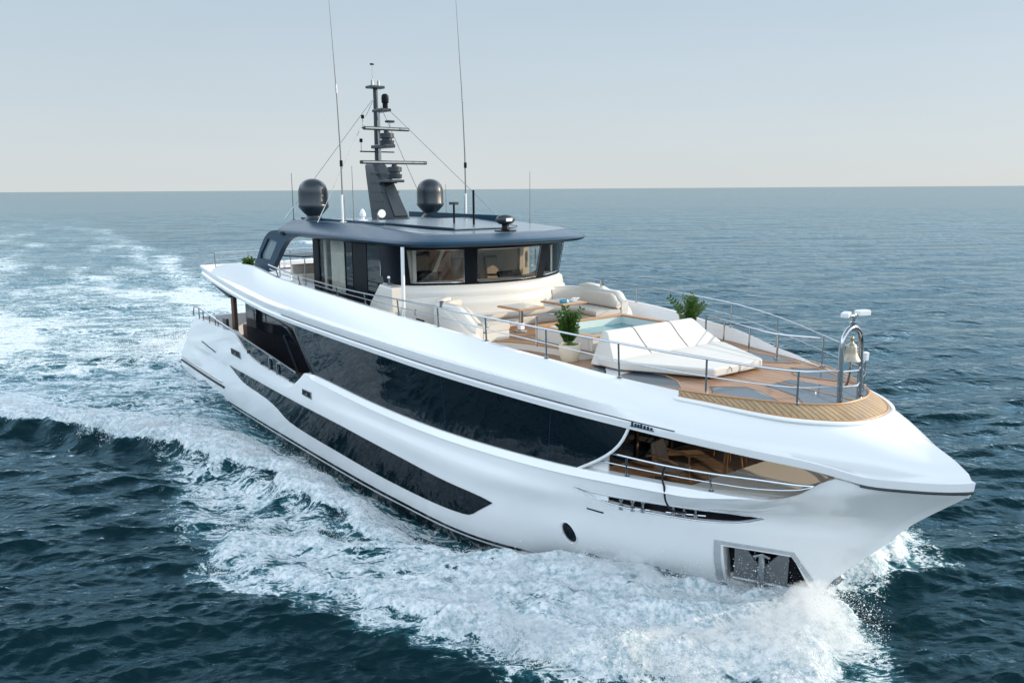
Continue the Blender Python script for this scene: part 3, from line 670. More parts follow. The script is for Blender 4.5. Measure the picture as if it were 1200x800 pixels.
# two lounge tables
def table(y, lab):
    t = thing('lounge_table', (-12.45, y, DECK+.24), lab, 'table', 'lounge tables on the foredeck')
    z = 5.35-(DECK+.24)
    sl_ = MB().box((0, 0, z-.02), (1.06, .96, .055)).build('table_edge', 'teaktrim', t, local=True, bevel=.02)
    MB().box((0, 0, z+.010), (.94, .84, .012)).build('table_top', 'tabletop', t, local=True, bevel=.004)
    MB().lathe((0, 0, 0), [(.2, 0), (.2, .03), (.07, .05), (.07, z-.08), (.16, z-.06), (.16, z-.048)], 20).build('pedestal', 'steel', t, local=True)
    MB().box((.0, 0, .17), (.16, .16, .2)).build('pedestal_foot', 'white', t, local=True, bevel=.02)
    return t
table(-.78, 'square lounge table with bare pale top and teak edge, nearer the starboard rail')
table(.86, 'square lounge table with teak edge carrying a turquoise dish and white napkins')
d = tag(MB().lathe((-12.15, .62, 5.373), [(.0, .012), (.10, .012), (.13, .05), (.125, .075), (.14, .08), (.15, .05), (.12, 0)], 20).build('dish', 'dish', None), 'small turquoise glass dish on the lounge table', 'dish')
nk = MB()
for i in range(4): nk.box((-12.2+.02*i, .98+.035*i, 5.40+.022*i), (.2, .16, .02), rz=.25*i)
tag(nk.build('napkins', 'paper', None, bevel=.004), 'little pile of folded white napkins beside the turquoise dish', 'napkins')

# sun pad
sp = thing('sun_pad', (-6.8, 0, 4.46), 'big white double sun pad with sloping backrest in front of the pool', 'sun pad')
base = [(-8.25, -1.95), (-7.3, -1.92), (-5.5, -.98), (-5.42, -.9), (-5.42, .9), (-5.5, .98), (-7.3, 1.92), (-8.25, 1.95)]
MB().extr([(x*.99-.06, y*.96, 4.466) for x, y in base], (0, 0, .045)).build('plinth', 'darkint', sp, smooth=0, bevel=.01)
def pad(P, z0, z1, nm, bev=.06):
    P = np.array(P, float); c = P.mean(0)
    m = MB().extr([(x, y, z0) for x, y in P], (0, 0, z1-z0)); return m.build(nm, 'padwhite', sp, smooth=60, bevel=bev, seg=4)
pad([(-7.95, 0.008), (-7.95, 2.0), (-7.25, 1.98), (-5.42, 1.0), (-5.30, .88), (-5.28, .008)], 4.51, 4.72, 'mattress')
pad([(-7.95, -2.0), (-7.95, -.008), (-5.28, -.008), (-5.30, -.88), (-5.42, -1.0), (-7.25, -1.98)], 4.51, 4.72, 'mattress')
for ya, yb in ((-1.98, -.68), (-.67, .67), (.68, 1.98)):
    k0 = 1-.19*(abs(ya) > 1.9); k1 = 1-.19*(abs(yb) > 1.9)
    secs = []
    for y, k in ((ya, k0), ((ya+yb)/2, 1), (yb, k1)):
        secs.append([(-8.20, y, 4.50), (-8.26, y*k, 5.08), (-8.22, y*k, 5.24), (-8.15, y*k, 5.285), (-8.07, y*k, 5.29), (-7.99, y*k, 5.25), (-7.70, y*(1+k)/2, 4.97), (-7.42, y, 4.745), (-7.38, y, 4.70), (-7.9, y, 4.50)])
    m = MB(); m.grid(secs, cv=True); k = 10
    m.f.append(tuple(range(k))); m.f.append(tuple(2*k+j for j in reversed(range(k))))
    m.build('backrest_cushion', 'padwhite', sp, smooth=50, bevel=.03, seg=3)
for y in (-.675, .675): MB().tube([(-8.25, y, 5.12), (-8.15, y, 5.288), (-8.07, y, 5.293), (-7.99, y, 5.253), (-7.70, y, 4.973), (-7.42, y, 4.75)], .008, 6).build('seam_piping', 'piping', sp)
MB().tube([(-5.32, -.35, 4.70), (-5.24, -.35, 4.66), (-5.24, -.35, 4.60)], .015, 6).build('pull_strap', 'piping', sp)

# potted plants
def plant(loc, lab, h=1.0, seed=1, potr=.27, poth=.5, nst=15):
    rs = random.Random(seed)
    t = thing('potted_plant', loc, lab, 'plant', 'potted plants on the upper deck')
    MB().lathe((0, 0, 0), [(potr*.55, 0), (potr*.72, .04), (potr*.93, poth*.4), (potr*1.02, poth*.75), (potr, poth), (potr*.9, poth), (potr*.9, poth-.05), (0, poth-.05)], 28).build('pot', 'pot', t, local=True, smooth=50)
    MB().lathe((0, 0, 0), [(potr*.89, poth-.045), (0, poth-.035)], 20).build('soil', 'soil', t, local=True)
    st = MB(); lf = MB()
    for i in range(nst):
        a = rs.uniform(0, 2*math.pi); ln = h*rs.uniform(.6, 1.0); lean = rs.uniform(.05, .5) if i > 2 else .05
        P = []; 
        for q in np.linspace(0, 1, 12):
            rr = potr*.35*rs.uniform(.9, 1.1)*(q < .05)+.05+lean*ln*(q**1.7)
            P.append((rr*math.cos(a), rr*math.sin(a), poth-.06+ln*(q-.25*lean*q*q)))
        st.tube(P, list(np.linspace(.017, .006, 12)), 5)
        P = np.array(P)
        for j in range(2, 12):
            T = P[min(j+1, 11)]-P[j-1]; T /= np.linalg.norm(T)
            side = np.cross(T, (math.sin(a+rs.uniform(-.6, .6)), -math.cos(a), .3)); side /= np.linalg.norm(side)
            for sg in (-1, 1):
                L_ = rs.uniform(.15, .23)*(1-.3*(j/11)); wd = L_*.26
                d = side*sg*.8+T*.62+np.array([0, 0, rs.uniform(-.12, .15)]); d /= np.linalg.norm(d)
                n = np.cross(d, T); n /= np.linalg.norm(n)+1e-9; b = np.cross(n, d)
                o = P[j]; c = n*wd*.25
                v = [o, o+d*L_*.35+b*wd, o+d*L_*.75+b*wd*.75, o+d*L_, o+d*L_*.75-b*wd*.75, o+d*L_*.35-b*wd, o+d*L_*.4+c, o+d*L_*.75+c]
                lf.add(v, [(0, 1, 6), (1, 2, 7, 6), (2, 3, 7), (3, 4, 7), (4, 5, 6, 7), (5, 0, 6)])
    st.build('stem', 'leaf', t, local=True); lf.build('leaves', 'leaf', t, local=True, smooth=0, fix=False)
    return t
plant((-8.95, -1.98, DECK+.03), 'leafy green plant in a cream pot beside the starboard bow rail', .98, 3)
plant((-9.0, 2.52, DECK+.0), 'leafy green plant standing on the port side behind the sun pad', .98, 8, nst=18)
plant((-28.6, -2.9, DECK+.75), 'bushy green plant at the aft end of the upper deck', .55, 5, .25, .3, 26)
# ------------------------------------------------------------------ wheelhouse
def band_path(pts, n): return cr(pts, n)
Wb = cr([(-16.3, -3.10, 5.86), (-15.6, -3.10, 5.86), (-15.2, -2.98, 5.86), (-14.85, -2.55, 5.86), (-14.45, -1.9, 5.86), (-14.2, -1.33, 5.86), (-14.03, -.6, 5.86), (-13.98, 0, 5.86),
         (-14.03, .6, 5.86), (-14.2, 1.33, 5.86), (-14.45, 1.9, 5.86), (-14.85, 2.55, 5.86), (-15.2, 2.98, 5.86), (-15.6, 3.10, 5.86), (-16.3, 3.10, 5.86)], 161)
Wt = Wb.copy(); Wt[:, 2] = 7.08
cen = np.array([-16.5, 0, 0]); dv = Wt[:, :2]-cen[:2]; dv /= np.linalg.norm(dv, axis=1)[:, None]; Wt[:, :2] += dv*.22
def at_path(s, q): 
    i = s; return Wb[i]*(1-q)+Wt[i]*q
yy = Wb[:, 1]
def idx(y, front=True):
    c = [i for i in range(161) if Wb[i, 0] > -15.45]; return min(c, key=lambda i: abs(yy[i]-y))
panes = [(idx(-2.90), idx(-1.52)), (idx(-1.17), idx(1.17)), (idx(1.52), idx(2.90))]
# dark surround
frm = MB(); zq = [0, .075, .90, 1.0]
cols = sorted(set([0, 160]+[p for a in panes for p in a]+list(range(0, 161, 4))))
for a, b in zip(cols[:-1], cols[1:]):
    inside = any(p0 <= a and b <= p1 for p0, p1 in panes)
    for k in range(3):
        if inside and k == 1: continue
        frm.add([at_path(a, zq[k]), at_path(b, zq[k]), at_path(b, zq[k+1]), at_path(a, zq[k+1])], [(0, 1, 2, 3)])
wheel = frm.build('windscreen_surround', 'black', yacht, smooth=30, solid=.07)
for p0, p1 in panes:
    cs = [c for c in cols if p0 <= c <= p1]
    MB().grid([[at_path(c, .08) for c in cs], [at_path(c, .895) for c in cs]]).build('windscreen_pane', 'glass', wheel, smooth=60)
    a = [at_path(c, .08) for c in cs]; b = [at_path(c, .895) for c in reversed(cs)]
    MB().tube(a+b, .022, 6, True).build('windscreen_gasket', 'steel', wheel)
# white coaming below the windscreen
rows = []
for (o, z) in ((-.02, 5.90), (.06, 5.88), (.16, 5.80), (.20, 5.62), (.20, 5.55), (.26, 5.50), (.30, 5.3), (.34, 4.40)):
    r_ = Wb.copy(); r_[:, :2] += dv*o; r_[:, 2] = z; rows.append(r_)
MB().grid(rows).build('wheelhouse_coaming', 'cream', yacht, smooth=40)
# side walls of the house: dark panels with doors and a curtained window
side_x = [(-21.6, -21.15, 'black'), (-21.13, -19.0, 'W'), (-18.98, -18.5, 'blackglass'), (-18.48, -17.5, 'black'), (-17.48, -16.35, 'blackglass'), (-16.33, -15.5, 'blackglass')]
for s in (-1, 1):
    hs = MB().box((-18.45, s*3.02, 4.78), (6.4, .06, .84)).build('house_side', 'black', yacht, smooth=0)
    MB().box((-18.45, s*3.02, 7.08), (6.4, .08, .12)).build('house_header', 'black', yacht, smooth=0)
    for a, b, m in side_x:
        c = ((a+b)/2, s*3.05, 6.11); dd = (b-a-.02, .05, 1.80)
        if m == 'W' or (s > 0 and m != 'black'):
            MB().box(c, (b-a-.02, .02, 1.80)).build('side_window', 'smoke' if False else 'glass', hs, smooth=0)
            if m != 'W': continue
            rows = []; n = 60
            for z in (5.25, 7.0): rows.append([(a+.03+(b-a-.06)*i/n, s*(2.86+.05*math.sin(i*1.1)), z) for i in range(n+1)])
            cu = MB(); cu.grid([r_[0:8] for r_ in rows]); cu.grid([r_[16:52] for r_ in rows]); cu.build('curtain', 'curtain', hs, smooth=60)
            MB().box((a+.04, s*3.06, 6.11), (.05, .05, 1.8)).build('window_frame', 'black', hs); MB().box((b-.04, s*3.06, 6.11), (.05, .05, 1.8)).build('window_frame', 'black', hs)
        else: MB().box(c, dd).build('door' if m == 'blackglass' else 'side_panel', m, hs, smooth=0, bevel=.01)
    MB().box((-16.55, s*3.10, 6.35), (.06, .03, .55)).build('door_handle', 'steel', hs, bevel=.01)
    if s > 0: continue
    # pole and moulded wing station
    MB().tube([(-14.66, s*3.42, 4.6), (-14.62, s*3.42, 7.08)], .055, 12).build('roof_pole', 'white', yacht)
    ws = [(-16.75, 4.75), (-16.3, 5.35), (-15.72, 5.93), (-15.02, 5.86), (-14.98, 4.6), (-16.75, 4.6)]
    MB().extr([(x, s*3.62, z) for x, z in ws], (0, -s*.42, 0)).build('wing_station', 'cream', yacht, smooth=40, bevel=.05, seg=3)
    MB().lathe((-15.45, s*3.42, 5.90), [(.07, 0), (.07, .03), (.025, .05), (.025, .2), (.07, .22), (.05, .28), (0, .29)], 12).build('control_lever', 'steel', yacht)
    MB().box((-13.9, s*3.32, 4.95), (.5, .03, .2), rz=s*.10).build('vent_grille', 'black', yacht)
    MB().tube([(-14.0, s*3.40, 5.32), (-13.95, s*3.46, 5.30), (-13.95, s*3.46, 5.2), (-14.0, s*3.40, 5.18)], .02, 6).build('grab_handle', 'steel', yacht)
MB().box((-21.55, 0, 5.7), (.06, 6.0, 2.7)).build('aft_glass_wall', 'blackglass', yacht, smooth=0)
# interior seen through the windscreen
wi = MB().box((-16.75, 0, 5.75), (.08, 5.9, 2.7)).build('wheelhouse_interior', 'beige', yacht, smooth=0)
MB().box((-18.9, 0, 4.42), (5.2, 5.9, .06)).build('cabin_floor', 'wood', wi, smooth=0)
rows = [[tuple(Wb[i]*(1-0)+np.array([-.10, 0, z])-np.r_[dv[i]*o, 0]) for i in range(14, 147, 4)] for o, z in ((.1, .08), (.55, .10), (.75, .02), (.78, -.9))]
MB().grid(rows).build('dashboard', 'taupe', wi, smooth=40)
for y in (-.55, .75):
    ch = MB().box((-15.75, y, 5.55), (.5, .52, .16)).build('helm_seat', 'darkint', yacht, bevel=.05)
    MB().box((-16.0, y, 6.05), (.16, .52, .95), ry=-.12).build('seat_back', 'taupe', ch, bevel=.06)
    MB().lathe((-15.8, y, 4.45), [(.2, 0), (.06, .05), (.06, 1.05)], 12).build('seat_post', 'steel', ch)
MB().box((-14.75, .55, 6.03), (.12, .9, .22), ry=-.5).build('instrument_screen', 'black', wi, bevel=.02)
MB().box((-14.9, -.75, 6.0), (.12, .5, .18), ry=-.5).build('instrument_screen', 'black', wi, bevel=.02)
MB().lathe((-15.0, .1, 6.0), [(.22, 0), (.24, .015), (.22, .03)], 20).build('helm_wheel', 'black', wi)
for s in (-1, 1):
    rows = []; 
    for z in (5.9, 7.0): rows.append([(-15.42+.26*q, s*(2.92-.26*q**1.2+.02*math.sin(q*18)), z) for q in np.linspace(0, 1, 40)])
    MB().grid(rows).build('curtain', 'curtain', wi, smooth=60)
    MB().extr([(-15.9, s*1.75, 5.8), (-15.75, s*1.75, 5.8), (-15.3, s*1.45, 7.0), (-15.45, s*1.45, 7.0)], (0, s*.14, 0)).build('raked_post', 'beige', wi)
MB().box((-16.6, .45, 6.35), (.1, .3, 1.3)).build('wall_panel', 'curtain', wi)
MB().box((-16.5, -1.0, 6.2), (.3, .9, 1.6)).build('locker', 'wood', wi, bevel=.02)
MB().box((-15.9, -1.9, 5.95), (.7, .7, .5)).build('companion_seat', 'darkint', wi, bevel=.1)
MB().box((-16.15, -1.9, 6.35), (.2, .6, .7)).build('companion_backrest', 'taupe', wi, bevel=.08)

# ------------------------------------------------------------------ hardtop
def htplan(inset, z, n=120, xr=None):
    o = []
    XA, W_ = -24.35, 3.5
    half = [(XA, 0), (XA, 1.5), (XA, 2.7), (XA+.06, 3.1), (XA+.25, 3.35), (XA+.6, 3.47), (-22.5, W_), (-20, W_), (-17.5, W_), (-16.0, 3.49), (-15.0, 3.44), (-14.45, 3.34), (-14.0, 3.14), (-13.68, 2.82), (-13.42, 2.3), (-13.22, 1.5), (-13.12, .7), (-13.08, 0)]
    D = cr([(x, y, 0) for x, y in half], n)
    t = np.gradient(D, axis=0); t /= np.linalg.norm(t, axis=1)[:, None]; nn = np.stack([-t[:, 1], t[:, 0], t[:, 2]*0], 1)
    nn[0] = (-1, 0, 0); nn[-1] = (1, 0, 0)
    D = D-nn*np.asarray(inset) if True else D
    D[:, 1] = np.maximum(D[:, 1], 0); D[0, 1] = D[-1, 1] = 0
    D[:, 2] = z; return D
prof = [(.80, 7.07), (.45, 7.05), (.18, 7.06), (.06, 7.10), (.0, 7.17), (.02, 7.24), (.09, 7.31), (.30, 7.44), (.50, 7.565), (.56, 7.60), (.60, 7.61), (.64, 7.605), (.66, 7.59)]
half = [htplan(i, z) for i, z in prof]
for h_ in half: h_[:, 2] -= sm(-19, -13.5, h_[:, 0])*.20*np.clip((h_[:, 2]-7.15)/.45, 0, 1)
def zt(x): return 7.605-.20*float(sm(-19, -13.5, x))
sgn = np.array([1, 1, 1.])
loop = []
for h_ in half: loop.append(np.vstack([h_*[1, -1, 1], h_[-2:0:-1]]))
m = MB(); m.grid(loop, cv=True); k = loop[0].shape[0]
m.f.append(tuple(range(k))); m.f.append(tuple((len(loop)-1)*k+j for j in reversed(range(k))))
ht = m.build('hardtop', 'navy', yacht, smooth=40, label='dark blue hardtop roof over the wheelhouse')
ins = htplan(.66, 7.60); ins[:, 2] = [zt(x) for x in ins[:, 0]]; MB().extr(np.vstack([ins*[1, -1, 1], ins[-2:0:-1]]), (0, 0, .012)).build('roof_deck', 'navytop', ht, smooth=0)
MB().extr([(x, y, zt(x)+.014) for x, y in [(-19.6, -2.3), (-15.2, -1.2), (-15.2, 1.2), (-19.6, 2.3)]], (0, 0, .05)).build('roof_hatch', 'navytop', ht, smooth=0, bevel=.02, label='raised sliding roof panel')
for s in (1, -1):
    MB().tube([(-21, s*1.6, 7.66), (-19.6, s*2.32, 7.66), (-15.2, s*1.22, zt(-15.2)+.06)], .025, 6).build('roof_seam', 'navy', ht)
    MB().extr([(x, s*2.35, zt(x)) for x in (-24.0, -17.5)]+[(x, s*2.42, zt(x)) for x in (-17.5, -24.0)], (0, 0, .10 if s < 0 else .22)).build('roof_coaming', 'navy', ht, smooth=0, bevel=.02)
    # raked aft support with its window
    leg = [(-21.3, 7.14), (-22.3, 7.06), (-22.9, 6.93), (-23.45, 6.62), (-24.1, 6.1), (-24.8, 5.62), (-26.5, 5.72), (-26.05, 6.1), (-25.6, 6.55), (-25.1, 6.95), (-24.6, 7.16), (-24.1, 7.23), (-23.4, 7.245), (-21.3, 7.245)]
    L = cr([(x, s*3.46, z) for x, z in leg], 60)
    LB = MB(); LB.extr(L, (0, -s*.2, 0))
    lo = LB.build('roof_support', 'navy', yacht, smooth=35)
    gl_ = [(-24.80, 6.90), (-23.90, 6.80), (-24.75, 6.06), (-25.72, 6.08), (-25.65, 6.26)]
    cc = MB().extr([(x, s*3.7, z) for x, z in gl_], (0, -s*.6, 0)).build('cutter', 'navy', None)
    if s == 1: cut(lo, [cc])
    else: cut(lo, [cc])
    MB().extr([(x, s*3.37, z) for x, z in gl_], (0, -s*.02, 0)).build('support_window', 'frost', lo, smooth=0)
    MB().box((-23.25, s*3.50, 7.15), (.30, .06, .16)).build('camera_housing', 'black', ht, bevel=.04)
# searchlight
sr = MB().lathe((-14.2, 0, 7.43), [(.30, 0), (.30, .03), (.14, .05), (.10, .12), (.10, .22)], 24, sy=1.2).build('searchlight', 'black', yacht)
MB().lathe((-14.2, 0, 7.65), [(.0, -.02), (.2, .0), (.29, .09), (.30, .15), (.24, .24), (.1, .29), (0, .3)], 24, sx=.75, sy=1.15).build('lamp_head', 'dome', sr, smooth=60)
MB().box((-13.985, -.02, 7.78), (.03, .24, .10)).build('lamp_lens', 'lens', sr, bevel=.03)
# ------------------------------------------------------------------ mast, radars, domes, aerials
mast = MB(); 
fin = []
for z, xa, xb, wy in ((7.60, -22.05, -20.5, .42), (8.4, -22.32, -21.1, .37), (9.2, -22.58, -21.65, .32), (9.62, -22.7, -21.95, .29), (9.72, -22.62, -22.05, .24)):
    fin.append([(xa, -wy, z), (xb-.12, -wy, z), (xb, -wy*.7, z), (xb, wy*.7, z), (xb-.12, wy, z), (xa, wy, z)])
mast.grid(fin, cv=True); mast.f.append((5, 4, 3, 2, 1, 0)); mast.f.append(tuple(24+i for i in range(6)))
ms = mast.build('radar_mast', 'darkmetal', yacht, smooth=35, bevel=.02)
for s in (1, -1):
    for k in range(5):
        z = 7.95+.34*k; q = (z-7.6)/2.0
        MB().box((-21.45-.5*q, s*(.40-.09*q), z), (1.0-.35*q, .05, .045), ry=.03).build('mast_louvre', 'darkmetal', ms)
fr = MB(); fr.add([(-20.56, -.27, 7.75), (-20.56, .27, 7.75), (-21.60, .22, 9.15), (-21.60, -.22, 9.15)], [(0, 1, 2, 3)]); fr.build('mast_front_panel', 'darkmetal', ms, smooth=0, solid=.06)
MB().box((-21.6, 0, 9.02), (1.7, .62, .10)).build('radar_bracket', 'darkmetal', ms, bevel=.03)
MB().tube([(-22.20, 0, 9.5), (-22.20, 0, 12.45)], [.11, .085], 12).build('mast_pole', 'darkmetal', ms)
MB().tube([(-22.02, 0, 9.5), (-22.02, 0, 11.7)], .06, 10).build('cable_conduit', 'steel', ms)
def radar(x, z, half, ax):
    b = MB().lathe((x, 0, z), [(.20, -.52), (.26, -.50), (.28, -.36), (.20, -.34), (.20, -.28), (.27, -.26), (.27, -.10), (.10, -.06), (.10, 0), (0, .0)], 20).build('radar_scanner', 'darkmetal', yacht)
    rz = ax
    MB().box((x, 0, z+.07), (.15, half*2, .13), rz=rz).build('radar_array', 'darkmetal', b, bevel=.03)
    MB().box((x+.085, .085*math.sin(rz), z+.075), (.012, half*1.9, .05), rz=rz).build('array_face', 'dullsteel', b)
radar(-20.95, 9.62, 1.38, 0.0)
radar(-21.45, 10.85, .95, 0.0)
MB().box((-21.75, 0, 10.30), (1.15, .42, .13)).build('radar_bracket', 'darkmetal', ms, bevel=.03)
MB().box((-21.95, .1, 11.62), (.75, .42, .11)).build('lamp_shelf', 'darkmetal', ms, bevel=.03)
MB().box((-22.2, 0, 12.47), (.42, .62, .10)).build('lamp_shelf', 'darkmetal', ms, bevel=.03)
MB().lathe((-21.75, .15, 11.68), [(.10, 0), (.10, .18), (.13, .2), (.14, .34), (.13, .46), (.07, .52), (0, .53)], 14).build('signal_lamp', 'black', ms)
for y in (-.12, .14): MB().lathe((-22.2, y, 12.52), [(.05, 0), (.05, .16), (.03, .18), (.03, .22), (0, .23)], 10).build('masthead_light', 'dullsteel', ms)
MB().tube([(-22.3, -.05, 12.5), (-22.3, -.05, 13.25)], .006, 5).build('wind_rod', 'dullsteel', ms)
MB().box((-22.3, -.05, 13.30), (.10, .14, .05), rz=.6).build('wind_vane', 'black', ms)
for z, y0, y1 in ((10.98, -.62, .62), (10.12, -.72, .72)):
    MB().tube([(-22.2, y0, z), (-22.2, y1, z)], .028, 6).build('cross_arm', 'darkmetal', ms)
    for y in (y0+.05,): 
        MB().tube([(-22.2, y, z), (-22.2, y, z+.34)], .01, 5).build('lamp_stalk', 'darkmetal', ms)
        MB().box((-22.2, y, z+.40), (.1, .10, .14)).build('signal_lamp', 'black', ms, bevel=.02)
MB().box((-21.8, .35, 11.22), (.22, .34, .09)).build('thermal_camera', 'darkmetal', ms, bevel=.04)
MB().tube([(-21.8, .35, 10.98), (-21.8, .35, 11.2)], .015, 6).build('camera_post', 'steel', ms)
# loudhailer horn and lamp on the roof
hn = MB().tube([(-20.9, -.75, 7.84), (-20.72, -.78, 7.85), (-20.55, -.80, 7.86)], [.05, .07, .15], 20).build('horn', 'lens', yacht, smooth=60)
MB().lathe((-20.9, -.75, 7.62), [(.06, 0), (.06, .18)], 10).build('horn_foot', 'steel', hn)
MB().lathe((-20.6, -1.55, 7.62), [(.20, 0), (.18, .03), (.06, .05), (.06, .12), (.11, .16), (.12, .26), (.08, .34), (.04, .42), (0, .43)], 14).build('deck_lamp', 'lens', ht)
for s in (-1, 1):
    dm = MB().lathe((-22.56, s*2.52, 7.6), [(.40, 0), (.36, .06), (.27, .14), (.27, .20), (.34, .26), (.53, .47), (.545, .50), (.545, .58), (.535, .60), (.535, 1.0), (.52, 1.13), (.46, 1.29), (.36, 1.42), (.22, 1.50), (.1, 1.53), (0, 1.535)], 40).build('satellite_dome', 'dome', yacht, smooth=50)
    b = (-20.07, s*2.56, 7.6)
    wa = MB().tube([b, (b[0]-.02, b[1], 10.0), (b[0]-.13, b[1], 12.0), (b[0]-.35, b[1], 14.5), (b[0]-.60, b[1], 17.5)], [.030, .026, .020, .011, .005], 8).build('whip_aerial', 'aerial', yacht)
    MB().lathe((b[0], b[1], 7.6), [(.16, 0), (.16, .03), (.07, .05), (.06, .9), (.045, .92)], 12).build('aerial_base', 'steel', wa)
    MB().tube([(b[0]-.12, b[1], 11.9), (b[0]-.15, b[1], 12.2)], .034, 8).build('aerial_ferrule', 'steel', wa)
    MB().tube([(b[0], b[1], 9.5), (b[0], b[1], 9.7)], .055, 8).build('aerial_clamp', 'black', wa)
    MB().tube([(b[0]+.14, b[1]-.1, 7.6), (b[0]+.14, b[1]-.1, 8.55)], .04, 8).build('aerial_tuner', 'lens', wa)
for x, y, h, r in ((-23.9, -2.75, 1.75, .018), (-20.9, -1.75, 1.95, .018), (-21.9, 2.85, 1.3, .016), (-16.6, 2.9, 1.7, .014)):
    MB().tube([(x, y, zt(x)-.05), (x, y, 7.75), (x, y, 7.6+h)], [r*2, r, r*.6], 6).build('vhf_aerial', 'aerial', yacht)
MB().tube([(-16.4, .35, 7.5), (-16.4, .35, 8.68)], .038, 8).build('roof_post', 'black', ht)
pb = MB().tube([(-17.2, .1, 7.5), (-17.2, .1, 8.2)], .035, 8).build('camera_post', 'black', yacht)
MB().box((-17.2, .1, 8.25), (.34, .2, .10)).build('camera_head', 'darkmetal', pb, bevel=.03)
for a, b in (((-22.2, -.15, 12.0), (-24.0, -3.1, 7.6)), ((-22.1, -.15, 12.0), (-20.9, -3.15, 7.6)), ((-21.9, .2, 11.8), (-18.6, 3.1, 7.62)), ((-22.2, .2, 11.8), (-23.6, 3.1, 7.6))):
    sy = MB().tube([a, b], .011, 5).build('mast_stay', 'dullsteel', yacht)
    d = np.array(b)-np.array(a); d /= np.linalg.norm(d); e = np.array(b)
    MB().tube([e-d*.75, e-d*.3, e], [.011, .02, .014], 6).build('turnbuckle', 'steel', sy)

# ------------------------------------------------------------------ rails
def rail(parent, top, base, post_i, mids=(.5,), r=.025, name='bow_rail', rp=.022, ext=True):
    top = np.asarray(top, float); base = np.asarray(base, float)
    Tc = cr(top, 90)
    rl = MB().tube(Tc, r, 8).build(name, 'steel', parent)
    mk = MB()
    for q in mids: mk.tube(cr(base*(1-q)+top*q, 90), r*.62, 8)
    mk.build('mid_rail', 'steel', rl)
    for i in post_i:
        MB().tube([base[i]-[0, 0, .01], top[i]], rp, 8).build('stanchion', 'steel', rl)
        MB().lathe(base[i], [(.055, -.01), (.055, .015), (.03, .03)], 10).build('post_foot', 'steel', rl)
    return rl
TOP = [(-23.9, 3.85, 5.97), (-23.2, 3.85, 5.90), (-21.2, 3.85, 5.77), (-18.2, 3.85, 5.65), (-16.29, 3.85, 5.62), (-14.26, 3.85, 5.63), (-12.21, 3.80, 5.62), (-10.22, 3.66, 5.58), (-8.18, 3.40, 5.52), (-6.32, 2.90, 5.40), (-4.52, 2.13, 5.24), (-2.95, 1.24, 5.12), (-2.58, .42, 5.08)]
def zE(x): return np.interp(x, Ic[:, 0], Ic[:, 2])
def yE(x): return np.interp(x, Ic[:, 0], Ic[:, 1])
for s in (-1, 1):
    base = [(x, s*min(y, yE(x)+.03) if x < -2.7 else s*y, zE(x)+.01) for x, y, z in TOP]; top = [(x, s*y, z) for x, y, z in TOP]
    rail(yacht, top, base, range(1, 12), r=.025 if s < 0 else .015, rp=.022 if s < 0 else .018)
# inner hand rail on the port walkway
ih = [(-8.7, 2.95, 5.16), (-7.95, 2.80, 5.12), (-6.9, 2.52, 5.08), (-5.85, 2.25, 5.08), (-4.62, 2.17, 5.16)]
rail(yacht, ih, [(x, y, 4.46) for x, y, z in ih], (0, 1, 2, 3), (), .024, 'walkway_rail', .024)
sh = [(-10.3, -1.95, 4.62), (-10.3, -1.95, 5.42), (-10.1, -1.85, 5.50), (-9.7, -1.62, 5.50), (-9.55, -1.52, 5.42), (-9.55, -1.52, 4.60)]
MB().tube(sh, .026, 8).build('step_handrail', 'steel', yacht)
# bell arch with lamps
a_ = [(-2.55, -.37, 4.40)]+[(-2.58, .37*math.cos(t)*-1, 5.52+.40*math.sin(t)) for t in np.linspace(0, math.pi, 17)]+[(-2.55, .37, 4.40)]
ar = MB().tube(a_, .055, 12).build('bell_arch', 'steel', yacht)
for z in (5.06, 4.74): MB().tube([(-2.56, -.37, z), (-2.40, 0, z), (-2.56, .37, z)], .022, 8).build('arch_crossbar', 'steel', ar)
MB().tube([(-2.58, 0, 5.92), (-2.58, 0, 6.14)], .04, 8).build('lamp_post', 'steel', ar)
MB().lathe((-2.58, 0, 5.98), [(.07, 0), (.07, .05), (.04, .06)], 10).build('lamp_collar', 'steel', ar)
MB().box((-2.62, -.22, 6.19), (.16, .30, .11), rz=.35).build('bow_light', 'lens', ar, bevel=.025)
MB().box((-2.52, .22, 6.20), (.16, .30, .12), rz=-.35).build('bow_light', 'lens', ar, bevel=.025)
MB().box((-2.58, 0, 6.16), (.1, .3, .05)).build('lamp_bar', 'steel', ar, bevel=.01)
MB().lathe((-2.50, .42, 5.28), [(.0, -.1), (.06, -.08), (.07, .08), (0, .1)], 10).build('side_light', 'lens', ar)
bl = thing('ship_bell', (-2.58, 0, 5.30), 'bronze ship bell hanging in the steel arch at the bow', 'bell')
MB().lathe((0, 0, 0), [(.19, -.06), (.18, -.03), (.14, .03), (.115, .12), (.105, .22), (.085, .27), (.04, .30), (.03, .35), (.045, .39), (.022, .44), (0, .45)], 28).build('bell_body', 'brass', bl, local=True, smooth=50)
MB().tube([(0, 0, -.05), (0, 0, -.2)], .022, 6).build('clapper', 'brass', bl, local=True)
MB().tube([(0, 0, -.18), (.02, -.03, -.32), (.02, -.08, -.5), (-.02, -.12, -.62)], [.014, .02, .022, .03], 6).build('bell_rope', 'brown', bl, local=True)

